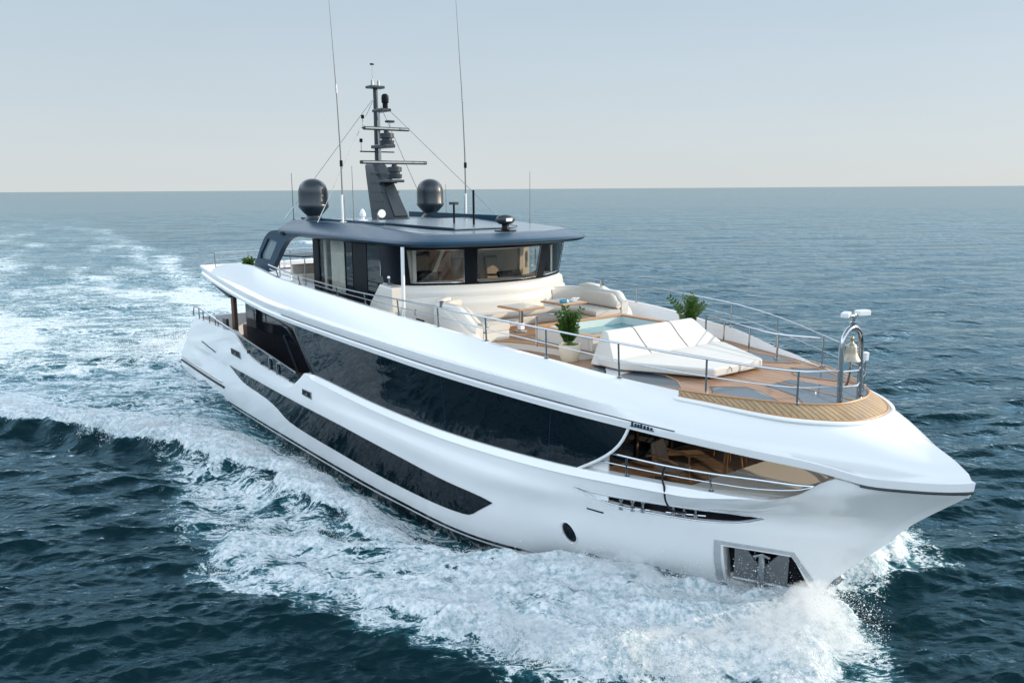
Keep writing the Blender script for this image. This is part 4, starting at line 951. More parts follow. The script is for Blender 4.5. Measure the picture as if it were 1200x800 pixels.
# ------------------------------------------------------------------ main deck: glass, house, side decks
ci = [(p[0], p[1], p[2]) for p in HR[-4]]
Cx = np.array(ci)
def Cz(x): return np.interp(x, Cx[:, 0], Cx[:, 2]-0.0)
def Cy(x): return np.interp(x, Cx[:, 0], Cx[:, 1])
def Dz(x): return np.interp(x, Dc[:, 0], Dc[:, 2])
def Dy(x): return np.interp(x, Dc[:, 0], Dc[:, 1])
def gp(x0, x1, q, s):      # point on the glass line: lower end x0 on the bulwark, upper end x1 under the lip
    a = np.array([x0, s*(Cy(x0)-.07), Cz(x0)-.02]); b = np.array([x1, s*(Dy(x1)-.10), Dz(x1)+.04]); return a*(1-q)+b*q
brk = [(-19.35, -20.95), (-17.9, -18.9), (-14.2, -14.5), (-11.2, -11.3), (-7.65, -7.5), (-6.85, -5.62)]
for s in (-1, 1):
    for i, ((a0, a1), (b0, b1)) in enumerate(zip(brk[:-1], brk[1:])):
        rows = []
        for q in np.linspace(0, 1, 9):
            row = []
            for t in np.linspace(0, 1, 14):
                x0 = a0*(1-t)+b0*t; x1 = a1*(1-t)+b1*t
                if i == 4:      # the forward end curves
                    x0 = a0*(1-t)+(-6.85)*t; x1 = a1*(1-t)+(-5.62)*t
                    bow_ = .30*math.sin(q*math.pi)*t
                    p = gp(x0, x1, q, s); p[0] += bow_; row.append(p); continue
                row.append(gp(x0+(.002 if t == 0 else 0), x1+(.002 if t == 0 else 0), q, s))
            rows.append(row)
        o = MB().grid(rows).build('saloon_window', 'blackglass', yacht, smooth=60, solid=.03)
        if i > 0: MB().tube([r_[0]+np.array([0, s*.016, 0]) for r_ in rows], .006, 6).build('window_joint', 'navy', o)
        if i == 4:
            ed = [r_[-1]+np.array([.03, s*.01, 0]) for r_ in rows]
            MB().tube(ed, .035, 8).build('window_frame', 'white', o)
for s in (-1, 1):
    rows = [[(x, s*(Cy(x)-.30), Cz(x)-.3) for x in np.linspace(-19.6, -7.3, 20)], [(x, s*(Dy(x)-.34), Dz(x)+.04) for x in np.linspace(-20.4, -6.6, 20)]]
    MB().grid(rows).build('gap_backing', 'black', yacht, smooth=0)  # added black sheet behind the panes so their gaps look black
# inner white cheek beyond the forward end of the glass
for s in (-1, 1):
    ck = [(-7.0, s*3.45, 1.9), (-6.2, s*3.25, 1.9), (-6.2, s*3.25, 3.05), (-6.4, s*3.3, 3.6), (-7.0, s*3.5, 3.9)]
    MB().add(ck, [(0, 1, 2, 3, 4)]).build('bulwark_cheek', 'white', yacht, smooth=0, solid=.05)
# main deck floor, house end and side walls
MB().extr([(-34, -3.9, 1.86), (-8, -3.4, 1.86), (-5.0, -2.05, 1.86), (-3.6, -1.0, 1.86), (-3.6, 1.0, 1.86), (-5.0, 2.05, 1.86), (-8, 3.4, 1.86), (-34, 3.9, 1.86)], (0, 0, .03)).build('main_deck', 'teakdark', yacht, smooth=0)
for s in (-1, 1):
    hw = MB().box((-23.7, s*3.17, 3.05), (9.6, .06, 2.4)).build('main_house_side', 'black', yacht, smooth=0)
    MB().box((-24.3, s*3.215, 3.62), (8.2, .02, 1.15)).build('side_window', 'blackglass', hw, smooth=0)
    MB().box((-24.0, s*3.22, 2.45), (8.8, .025, 1.0)).build('lower_panel', 'black', hw, smooth=0)
    MB().extr([(x, s*3.24, z) for x, z in ((-24.35, 3.15), (-24.2, 3.15), (-23.0, 1.95), (-23.25, 1.95))], (0, s*.03, 0)).build('raked_strip', 'darkmetal', hw, smooth=0)
    # glass balustrade with hand rail and gate posts
    br = []
    xs = np.linspace(-26.4, -19.9, 30)
    lo = [(x, s*(Cy(x)-.08), Cz(x)-.05) for x in xs]; hi = [(x, s*(Cy(x)-.08), max(Cz(x)+.02, 3.10-.105*(x+27)-.02)) for x in xs]
    MB().grid([lo, hi]).build('glass_balustrade', 'blackglass', yacht, smooth=0, solid=.02)
    hr = MB().tube([(x, s*(Cy(-22)-.08), 3.13-.105*(x+27)) for x in np.linspace(-30.0, -20.6, 12)], .035, 8).build('side_handrail', 'steel', yacht)
    for x in (-22.95, -22.2):
        y = s*(Cy(x)-.02); z = 3.08-.105*(x+27)
        MB().tube([(x, y, Cz(x)-.02), (x, y, z-.1), (x+.05, y-s*.0, z-.02), (x+.16, y-s*.02, z), (x+.24, y-s*.08, z-.06), (x+.26, y-s*.10, Cz(x)+.02)], .035, 8).build('gate_post', 'steel', hr)
    for x in (-25.2, -23.8, -21.1):
        MB().tube([(x, s*(Cy(x)-.03), Cz(x)-.0), (x, s*(Cy(x)-.03), Cz(x)+.12)], .03, 6).build('glass_clamp', 'steel', hr)
    st = [(-32.9, s*4.10, 3.02), (-32.85, s*4.08, 3.38), (-32.4, s*4.10, 3.46), (-31.4, s*4.18, 3.47), (-30.2, s*4.24, 3.40), (-29.0, s*4.30, 3.36)]
    rl = MB().tube(cr(st, 40), .032, 8).build('stern_rail', 'steel', yacht)
    for x in (-31.9, -31.2, -30.2, -29.3, -28.9):
        MB().tube([(x, s*(Cy(x)-.06), Cz(x)-.01), (x, s*(Cy(x)-.06), np.interp(x, [p[0] for p in st], [p[2] for p in st]))], .025, 6).build('stanchion', 'steel', rl)
    MB().box((-28.3, s*3.75, 3.2), (.32, .16, 2.7), rz=0).build('overhang_pillar', 'brown', yacht, bevel=.02)
    MB().box((-28.9, s*3.95, 2.9), (.5, .12, .9)).build('pillar_box', 'darkmetal', yacht, bevel=.03)
MB().box((-28.55, 0, 3.05), (.08, 6.3, 2.4)).build('aft_house_wall', 'blackglass', yacht, smooth=0)
MB().box((-7.9, 0, 3.0), (.08, 6.9, 2.25)).build('fore_house_wall', 'blackglass', yacht, smooth=0)
for y in (-1.9, -.65, .65, 1.9): MB().box((-7.84, y, 3.0), (.05, .08, 2.2)).build('door_mullion', 'brown', yacht)
# transom bench
MB().box((-31.2, 0, 2.25), (.8, 4.6, .7)).build('aft_bench', 'brown', yacht, bevel=.06)

# ------------------------------------------------------------------ bow lounge on the main deck
def chair(loc, rz, lab):
    t = thing('armchair', loc, lab, 'armchair', 'armchairs in the bow lounge', rz)
    for x in (-.30, .30):
        for y in (-.32, .32):
            MB().tube([(x, y, 0), (x*.96, y*.98, .62 if x > 0 else .64)], [.022, .03], 8).build('leg', 'wood', t, local=True)
    MB().box((.02, 0, .40), (.64, .62, .13)).build('seat', 'taupe', t, local=True, bevel=.05, seg=3)
    b = MB(); rows = []
    for q in np.linspace(0, 1, 7):
        rows.append([(-.30-.12*q-.05*math.cos(a)+.05, .33*(1-.25*q*q)*math.sin(a), .42+.55*q) for a in np.linspace(-1.4, 1.4, 9)])
    b.grid(rows).build('backrest', 'taupe', t, local=True, solid=.10, smooth=60, bevel=.03)
    for y in (-.33, .33):
        MB().tube([(.32, y, .60), (.1, y*1.05, .66), (-.2, y*1.02, .68), (-.36, y*.9, .72)], [.03, .035, .03, .03], 8).build('armrest', 'wood', t, local=True)
    return t
FL = 1.90
chair((-6.1, -1.3, FL), R(15), 'taupe armchair with wooden legs on the bow deck, nearest the side opening')
chair((-6.4, 1.3, FL), R(-10), 'taupe armchair farther inside the bow lounge, half hidden behind the rail')
def stool(loc, r, h, lab):
    t = thing('side_table', loc, lab, 'side table', 'round tables in the bow lounge')
    MB().lathe((0, 0, 0), [(r*.9, h-.05), (r, h-.03), (r, h), (0, h)], 28).build('table_top', 'wood', t, local=True)
    for k in range(3):
        a = k*2*math.pi/3+.5
        MB().tube([(r*.85*math.cos(a), r*.85*math.sin(a), 0), (r*.55*math.cos(a), r*.55*math.sin(a), h-.05)], [.018, .028], 8).build('leg', 'wood', t, local=True)
stool((-5.15, -.35, FL), .36, .98, 'taller round wooden table on slim legs in the bow lounge')
stool((-5.3, .55, FL), .30, .72, 'lower round wooden side table deeper in the bow lounge')
# sun bed and cushions in the bows
bw = []
for x, yh, z in ((-4.45, .0, 1.9), (-4.2, 1.35, 2.25), (-3.4, 1.6, 2.38), (-2.6, 1.15, 2.42), (-2.2, .85, 2.42)): bw.append((x, yh, z))
def hy(x, z): return abs(on_hull(x, z, 1, 0)[1])
xs_ = np.array([-4.75, -4.4, -4.05, -3.6, -3.2, -2.8, -2.45, -2.2]); ZB = 2.34
lo_ = [(x, hy(x, 1.95)-.30, 1.95) for x in xs_]; hi_ = [(x, hy(x, ZB)-.32, ZB) for x in xs_]
sm_ = MB(); sm_.grid([[(x, -y, z) for x, y, z in lo_], [(x, -y, z) for x, y, z in hi_], hi_, lo_])
sm_.f.append((0, 8, 16, 24)); sm_.f.append((7, 31, 23, 15))
sb = sm_.build('bow_sunbed', 'white', yacht, smooth=40)
for fa, fb in ((-1, -.36), (-.34, .34), (.36, 1)):
    ya = [hy(x, ZB)-.36 for x in (-4.7, -3.0)]
    P = [(-4.7, fa*ya[0]), (-3.0, fa*ya[1]), (-3.0, fb*ya[1]), (-4.7, fb*ya[0])]
    MB().extr([(x, y, ZB+.01) for x, y in P], (0, 0, .14)).build('sunbed_cushion', 'cushion', sb, smooth=60, bevel=.04, seg=3)
    P = [(-2.98, fa*ya[1]*.97, ZB+.05), (-2.40, fa*ya[1]*.72, ZB+.42), (-2.40, fb*ya[1]*.72, ZB+.42), (-2.98, fb*ya[1]*.97, ZB+.05)]
    MB().extr(P, (.08, 0, -.12)).build('backrest_cushion', 'cushion', sb, smooth=60, bevel=.04, seg=3)
# opening rails
for s in (-1, 1):
    T = [(-6.30, s*3.42, 3.08), (-5.7, s*3.22, 3.05), (-4.9, s*2.95, 3.02), (-4.0, s*2.55, 3.0), (-3.2, s*2.1, 2.99), (-2.5, s*1.70, 2.98), (-2.25, s*1.5, 2.98)]
    B_ = [(x, s*(Cy(x)-.08), Cz(x)) for x, y, z in T]
    rail(yacht, T, B_, (1, 3), (.5,), .028, 'deck_rail', .026)
# mooring line over the bulwark
ln = [(-4.9, -2.85, 2.99), (-4.92, -2.93, 2.86), (-4.86, -3.0, 2.68), (-4.83, -3.03, 2.58), (-4.80, -2.98, 2.3), (-4.78, -2.84, 2.08), (-4.75, -2.6, 1.93), (-4.74, -2.35, 1.88)]
tag(MB().tube(cr([(x, max(y, -Cy(x)-.06) if z > 2.2 else y, z) for x, y, z in ln], 50), .022, 8).build('mooring_line', 'rope', None), 'black mooring line hanging from the deck rail into the hull slot', 'rope')

# ------------------------------------------------------------------ anchor in its pocket
an = thing('anchor', (-3.80, -1.28, .45), 'grey steel anchor with two flukes stowed in the hull pocket near the stem', 'anchor')
tx = np.array([.80, .60, 0]); tx /= np.linalg.norm(tx); no = np.array([.55, -.80, -.25]); no -= tx*(no@tx); no /= np.linalg.norm(no); up_ = np.cross(tx, no); up_ *= np.sign(up_[2])
cA = on_hull(-3.80, .5, -1, -.12)
def ap(a, b, c): return cA+tx*a*1.06+up_*(b*1.12+.05)+no*c
def plate(P, th, nm):
    MB().extr([ap(*q) for q in P], -no*th).build(nm, 'anchorsteel', an, smooth=30, bevel=.012)
plate([(-.54, .42, .0), (-.38, .42, .0), (-.05, -.06, .04), (-.07, -.42, .06), (-.54, -.36, .04)], .06, 'fluke')
plate([(.54, .34, .0), (.46, .38, .0), (.06, -.08, .04), (.08, -.42, .06), (.54, -.52, .04)], .06, 'fluke')
MB().tube([ap(0, .20, -.02), ap(0, .0, .06), ap(.0, -.48, .10)], [.075, .085, .10], 12).build('shank', 'steel', an)
MB().tube([ap(-.15, .14, 0), ap(0, .24, .05), ap(.15, .14, 0)], .04, 8).build('shackle', 'steel', an)
MB().tube([ap(-.56, -.40, .03), ap(0, -.44, .05), ap(.56, -.52, .03)], .045, 8).build('crown_bar', 'dullsteel', an)

# ------------------------------------------------------------------ aft end of the upper deck
def dchair(loc, rz, lab):
    t = thing('deck_chair', loc, lab, 'chair', 'chairs on the aft upper deck', rz)
    MB().box((0, 0, .44), (.52, .52, .07)).build('seat', 'brown', t, local=True, bevel=.02)
    MB().box((-.27, 0, .72), (.06, .52, .52), ry=-.15).build('backrest', 'brown', t, local=True, bevel=.02)
    for x in (-.22, .22):
        for y in (-.22, .22): MB().tube([(x, y, 0), (x, y, .42)], .022, 6).build('leg', 'black', t, local=True)
dchair((-22.6, -2.2, DECK+.02), 0.3, 'dark woven chair on the aft upper deck, nearer the roof support')
dchair((-22.9, -1.1, DECK+.02), 0.0, 'dark woven chair on the aft upper deck, farther inside')
MB().extr([(x, y, DECK+.004) for x, y in ((-31, -3.5), (-14.62, -3.68), (-14.62, 3.68), (-31, 3.5))], (0, 0, .008)).build('upper_deck', 'teak', yacht, smooth=0)
bar = thing('bar_counter', (-24.4, 1.6, DECK+.01), 'white bar counter with wooden front on the aft upper deck', 'bar')
MB().box((0, 0, .48), (.8, 2.4, .96)).build('counter_body', 'wood', bar, local=True, bevel=.02)
MB().box((0, 0, .99), (.95, 2.6, .05)).build('counter_top', 'white', bar, local=True, bevel=.01)
MB().box((-.6, .5, .95), (.1, 2.6, 1.1)).build('back_panel', 'cushion', bar, local=True, bevel=.02)
fr_ = thing('fruit_bowl', (-24.3, 1.0, DECK+1.03), 'bowl of red and orange fruit on the bar counter', 'bowl')
MB().lathe((0, 0, 0), [(.08, 0), (.2, .08), (.24, .14), (.22, .14), (0, .06)], 18).build('bowl', 'lens', fr_, local=True)
for k in range(7): MB().lathe((.1*math.cos(k*1.05), .1*math.sin(k*1.05), .15+.05*(k == 6)), [(0, -.06), (.045, -.04), (.06, 0), (.045, .04), (0, .06)], 10).build('fruit', 'redfruit', fr_, local=True, smooth=80)
MB().box((-29.2, -2.7, DECK+.4), (1.0, .8, .8)).build('aft_planter', 'cushion', yacht, bevel=.04)
so_ = MB().box((-28.3, .8, DECK+.45), (1.1, 3.4, .5)).build('aft_sofa', 'cushion', yacht, bevel=.08)
MB().box((-28.9, .8, DECK+.85), (.25, 3.4, .5)).build('sofa_back', 'cushion', so_, bevel=.08)
MB().extr([(-26.8, -1.2, DECK+1.55), (-29.8, -1.2, DECK+1.45), (-29.8, 2.6, DECK+1.45), (-26.8, 2.6, DECK+1.55)], (0, 0, .06)).build('aft_canopy', 'black', yacht, smooth=0)
for x in (-26.9, -29.7):
    for y in (-1.1, 2.5): MB().tube([(x, y, DECK), (x, y, DECK+1.5)], .03, 6).build('canopy_post', 'dullsteel', yacht)
ar_ = [(-31.0, -3.55, 6.0), (-31.05, -2.0, 6.0), (-31.05, 0, 6.0), (-31.05, 2.0, 6.0), (-31.0, 3.55, 6.0)]
rail(yacht, ar_, [(x, y, 5.05) for x, y, z in ar_], (0, 1, 2, 3, 4), (.35, .68), .028, 'aft_rail')
sr_ = [(-31.0, -3.6, 6.0), (-30.2, -3.66, 6.08)]
# ------------------------------------------------------------------ sea
def fast_mesh(name, V, F, mat, smooth=True, attrs=None):
    me = bpy.data.meshes.new(name); nv, nf, k = len(V), len(F), F.shape[1]
    me.vertices.add(nv); me.vertices.foreach_set('co', V.astype(np.float32).ravel())
    me.loops.add(nf*k); me.loops.foreach_set('vertex_index', F.astype(np.int32).ravel())
    me.polygons.add(nf); me.polygons.foreach_set('loop_start', np.arange(0, nf*k, k, dtype=np.int32))
    me.polygons.foreach_set('loop_total', np.full(nf, k, np.int32))
    me.polygons.foreach_set('use_smooth', np.full(nf, smooth, bool))
    for n, a in (attrs or {}).items():
        at = me.attributes.new(n, 'FLOAT', 'POINT'); at.data.foreach_set('value', a.astype(np.float32))
    me.update(calc_edges=True); me.validate(); me.materials.append(mat)
    o = bpy.data.objects.new(name, me); COL.objects.link(o); return o
def poly_sd(P, x, y):
    """signed distance to a polygon, positive inside"""
    P = np.asarray(P, float); d = np.full(x.shape, 1e9); ins = np.zeros(x.shape, bool)
    for (x0, y0), (x1, y1) in zip(P, np.roll(P, -1, 0)):
        dx, dy = x1-x0, y1-y0; t = np.clip(((x-x0)*dx+(y-y0)*dy)/(dx*dx+dy*dy), 0, 1)
        d = np.minimum(d, np.hypot(x-x0-t*dx, y-y0-t*dy))
        c = ((y0 > y) != (y1 > y)); ins ^= c & (x < (x1-x0)*(y-y0)/(y1-y0+1e-12)+x0)
    return np.where(ins, d, -d)
def fbm(x, y, lam0, lam1, n, rng, dirs=None, slope=True):
    """sum of sines with wavelengths lam0..lam1, unit variance"""
    h = np.zeros(x.shape)
    for l in np.exp(np.linspace(math.log(lam0), math.log(lam1), n)):
        k = 2*math.pi/l; th = rng.uniform(0, 2*math.pi) if dirs is None else rng.normal(*dirs)
        h += l*np.sin(k*(x*math.cos(th)+y*math.sin(th))+rng.uniform(0, 6.283))
    return h/h.std() if h.std() > 0 else h
P1 = [(-2.2, 0), (-1.5, .6), (-1.1, 1.3), (-1.0, 3.0), (-2.5, 4.9), (-4.2, 6.7), (-6.4, 7.4), (-8.5, 8.3), (-10.3, 9.4), (-12.5, 9.9), (-14.2, 9.6), (-14.4, 8.4), (-13.0, 7.2), (-11, 6.2), (-8.6, 4.7), (-8.2, 4.0), (-6, 2), (-2.9, 0)]
P3 = [(-12, 9.7), (-15, 10), (-17.5, 9.7), (-20, 9.0), (-23, 8.6), (-20.9, 7.7), (-17.8, 7.0), (-14.5, 6.4), (-12, 6.2)]
CB = np.array([(-7.5, 3.7), (-8.4, 4.3), (-10.6, 5.7), (-12.6, 6.2), (-14.5, 6.4), (-17.8, 7.0), (-20.9, 7.7), (-23.7, 8.9), (-27.2, 11.0), (-29.7, 12.4), (-34, 14.6), (-45, 20.5), (-60, 28.5), (-90, 44)])
wlr = HR[4]
def yh(x): return np.interp(x, wlr[:, 0], wlr[:, 1], left=0, right=0)
def gs(x, w): return np.exp(-(x/w)**2)
W1 = np.random.default_rng(5)
def fields(x, y):
    """height offset, foam amount, aeration and roughness of the churned water"""
    h = np.zeros(x.shape); den = np.zeros(x.shape); aer = np.zeros(x.shape); tur = np.zeros(x.shape)
    near = (x > -130) & (x < 6) & (abs(y) < 55)
    X, Y = x[near], y[near]; a = abs(Y); port = Y > 0
    xs = np.where(port, X+1.2, X)
    wob = .35*np.sin(X*1.7+a*.9)+.25*np.sin(X*3.1-a*2.3+1)+.18*np.sin(a*5.1+X*2.2)
    e = poly_sd(P1, xs, a)+wob*.6
    q = a-yh(X)
    fad = sm(-15, -9, X)
    H = np.zeros(X.shape)
    in1 = sm(-.15, .35, e)
    H += in1*(.02+.09*sm(.5, 1.6, q)-.05*gs(q, .7)*sm(-9, -6, X)+.06*gs(np.hypot(X+2.3, q), .7)+.20*gs(e-.6, .6)*(1-.5*sm(-6, -12, X))+.10*gs(q-2.2, 1.0)*sm(-10, -5, X))
    H -= .20*gs(np.maximum(q, 0), 1.7)*sm(-6.0, -4.8, X)*(1-sm(-1.9, -.9, X))
    D = in1*(.34+.22*sm(-12, -6, X)+.12*gs(e-.5, .5)+.06*sm(-6, -2, X)); D += .3*sm(-1.0, .0, e)*(1-in1)
    T = in1*(.35+.65*sm(-13, -6, X))
    # divergent crest
    yc = np.interp(X, CB[::-1, 0], CB[::-1, 1]); sl = .35
    d = (a-yc+.7*wob*sm(-9, -16, X))*np.cos(sl)
    cf = sm(-8.5, -16, X)*(1-sm(-45, -90, X))
    H += cf*(.62*np.where(d > -.35, gs(d+.35, .55), gs(d+.35, 1.9))-.22*gs(d-1.25, .9))
    bd = sm(.22, -.12, d)*(1-.55*sm(-.9, -2.3, d))
    on = sm(-7.6, -10, X)*(1-sm(-30, -110, X)*.6)
    D = np.maximum(D, on*np.where(d > -3.5, bd, .45*sm(-9, -4, d)*0+.30)*(d < .3))
    T = np.maximum(T, on*.6*gs(d+.6, .9))
    # lace of foam between the bow wave and the crest
    e3 = poly_sd(P3, X, a)
    D = np.maximum(D, .34*sm(-.9, .9, e3)*(1-.25*sm(-15, -22, X)))
    # between hull and crest: smooth aerated water in a trough
    tr = gs(q, 1.3)*sm(-6.6, -10.5, X)*(1-sm(-22, -30, X))
    H += -.85*tr
    hz = sm(2.3, .7, q)*sm(-7.0, -10, X)*(1-sm(-26, -34, X))*(q > -1)
    D = D*(1-.72*hz)+.10*hz
    D = D*(1-.38*gs(q-.35, .55)*sm(-9.5, -8, X)*(1-sm(-4.4, -3.6, X))); A = np.maximum(hz*.95, in1*.95*gs(q, 1.8)); A = np.maximum(A, .45*D)
    h[near] = H; den[near] = D; aer[near] = A; tur[near] = T
    # wake astern
    yr = np.interp(-x, [28, 36, 60, 109, 187, 374, 650, 2000, 9000], [4, 5.5, 9, 19, 30, 54, 84, 225, 900])
    yl = np.interp(-x, [28, 34, 45, 60, 130, 400, 700, 2000, 9000], [-10.8, -13.6, -19, -26, -30, -10, 20, 120, 700])
    yr = yr+.9*np.sin(x*.21)+.5*np.sin(x*.53+1); wd = 1.5+.03*np.maximum(-x-30, 0)
    ins = sm(0, 1, (yr-y)/wd)*sm(0, 1, (y-yl)/wd)*sm(-24, -31, x)
    s = np.maximum(-x-36, 0)
    core = np.exp(-((y-.5*(yr+np.minimum(yl+9, 0)))/(4.5+.05*s))**2)
    r_ = np.random.default_rng(4); lf = np.zeros(x.shape)
    for l in (3, 4.5, 6, 8, 11, 15, 22):
        for _ in range(2):
            th = r_.normal(1.45, .5); k = 6.283/l
            lf += np.sin(k*(x*math.cos(th)*.5+y*math.sin(th))+r_.uniform(0, 6.28)+1.2*np.sin(k*.31*x+r_.uniform(0, 6.28)))*(l/8)**.4
    lf /= 2.6
    amt = (.165+.31*core*np.exp(-s/26)+.11*lf)*(1/(1+(s/105)**1.5))+.07*np.exp(-s/500)
    rt = gs((yr-1.4-y)/(2.4+.03*s), 1)*.16*np.exp(-s/60)
    den = np.maximum(den, ins*np.clip(amt+rt, 0, .97)*(den >= 0))
    # white water boiling up behind the transom
    st = gs((x+39.5)/4.5, 1)*gs((y-.3)/4.6, 1)
    den = np.maximum(den, .97*st*(x < -34.5)); h += .5*st*(x < -35); tur = np.maximum(tur, st*(x < -35))
    aer = np.maximum(aer, ins*(.55*np.exp(-s/120)+.12*np.exp(-s/600)))
    tur = np.maximum(tur, ins*.35*np.exp(-s/60))
    return h, den, aer, tur
cgx, cgy = 6.255, -15.469
half = R(39); nA = 1500
ang_f = np.linspace(-half, half, nA); ang_c = np.linspace(half, 2*math.pi-half, 150)[1:-1]
ang = np.concatenate([ang_f, ang_c]); vc = math.atan2(.5986, -.7801)
rr = [1.5]
while rr[-1] < 60000:
    r = rr[-1]
    step = min(max(1.15*r*r/7170, .022), .0095*r) if r < 400 else .03*r
    if r < 9: step = .25
    rr.append(r+step)
rr = np.array(rr)
print('sea grid', len(rr), len(ang))
Rg, Ag = np.meshgrid(rr, ang, indexing='ij')
gx = (cgx+Rg*np.cos(vc+Ag)); gy = (cgy+Rg*np.sin(vc+Ag))
shape = gx.shape; gx = gx.ravel(); gy = gy.ravel(); rad = Rg.ravel()
hh, den, aer, tur = fields(gx, gy)
cell = np.maximum(np.where(rad < 60, np.maximum(1.15*rad*rad/7170, .02), .0095*rad), rad*.0009)
calm = 1-.45*np.clip(den*1.2, 0, 1)
rngw = np.random.default_rng(21)
zz = np.zeros(gx.shape); ox = np.zeros(gx.shape); oy = np.zeros(gx.shape)
wind = R(150)
for l in np.exp(np.linspace(math.log(.22), math.log(14), 110)):
    k = 2*math.pi/l; th = wind+rngw.normal(0, .5 if l < .7 else .27); ph = rngw.uniform(0, 6.283)
    slope = .058*(1 if l < 1.3 else (1.3/l)**.75)
    a = slope/k
    m = sm(2.0, 4.5, l/cell)
    sel = m > 0
    if not sel.any(): continue
    # slow modulation so that the waves come in groups
    gr = 1+.38*np.sin(k*.13*(gx[sel]*math.cos(th+.5)+gy[sel]*math.sin(th+.5))+ph*3)+.35*np.sin(k*.09*(gy[sel]*math.cos(th)-gx[sel]*math.sin(th))+ph*7)
    arg = k*(gx[sel]*math.cos(th)+gy[sel]*math.sin(th))+ph; c, s = np.cos(arg), np.sin(arg); am = a*gr*m[sel]*(calm[sel] if l < 5 else 1)
    zz[sel] += am*c; ox[sel] += -am*s*math.cos(th)*.9; oy[sel] += -am*s*math.sin(th)*.9
# churned surface
rngt = np.random.default_rng(3)
sel = tur > .01
tx_, ty_ = gx[sel], gy[sel]; b = np.zeros(tx_.shape); wgt = 0
for l in np.exp(np.linspace(math.log(.10), math.log(2.0), 54)):
    th = rngt.uniform(0, 6.283); k = 2*math.pi/l; ww = l**.9
    u = tx_*math.cos(th)+ty_*math.sin(th); v = ty_*math.cos(th)-tx_*math.sin(th)
    b += ww*np.sin(k*u+1.1*np.sin(k*.43*v+rngt.uniform(0, 6.28))+rngt.uniform(0, 6.28))*np.cos(k*.37*v+rngt.uniform(0, 6.28))*sm(1.8, 3.5, l/cell[sel]); wgt += ww*ww*.25
b /= math.sqrt(wgt); b = np.where(b > 0, b, b*.6)
tw = tur[sel]*np.clip(1.3-rad[sel]/90, 0, 1)
zt = np.zeros(gx.shape); zt[sel] = b*.066*tw*(.35+.65*sm(.1, 1.2, abs(ty_)-yh(tx_)))
V = np.stack([gx+ox*(1-.4*tur), gy+oy*(1-.4*tur), zz+hh+zt], 1)
na = len(ang); nr = len(rr)
ii, jj = np.meshgrid(np.arange(nr-1), np.arange(na), indexing='ij')
F = np.stack([ii*na+jj, (ii+1)*na+jj, (ii+1)*na+(jj+1) % na, ii*na+(jj+1) % na], -1).reshape(-1, 4)
cv_ = len(V)
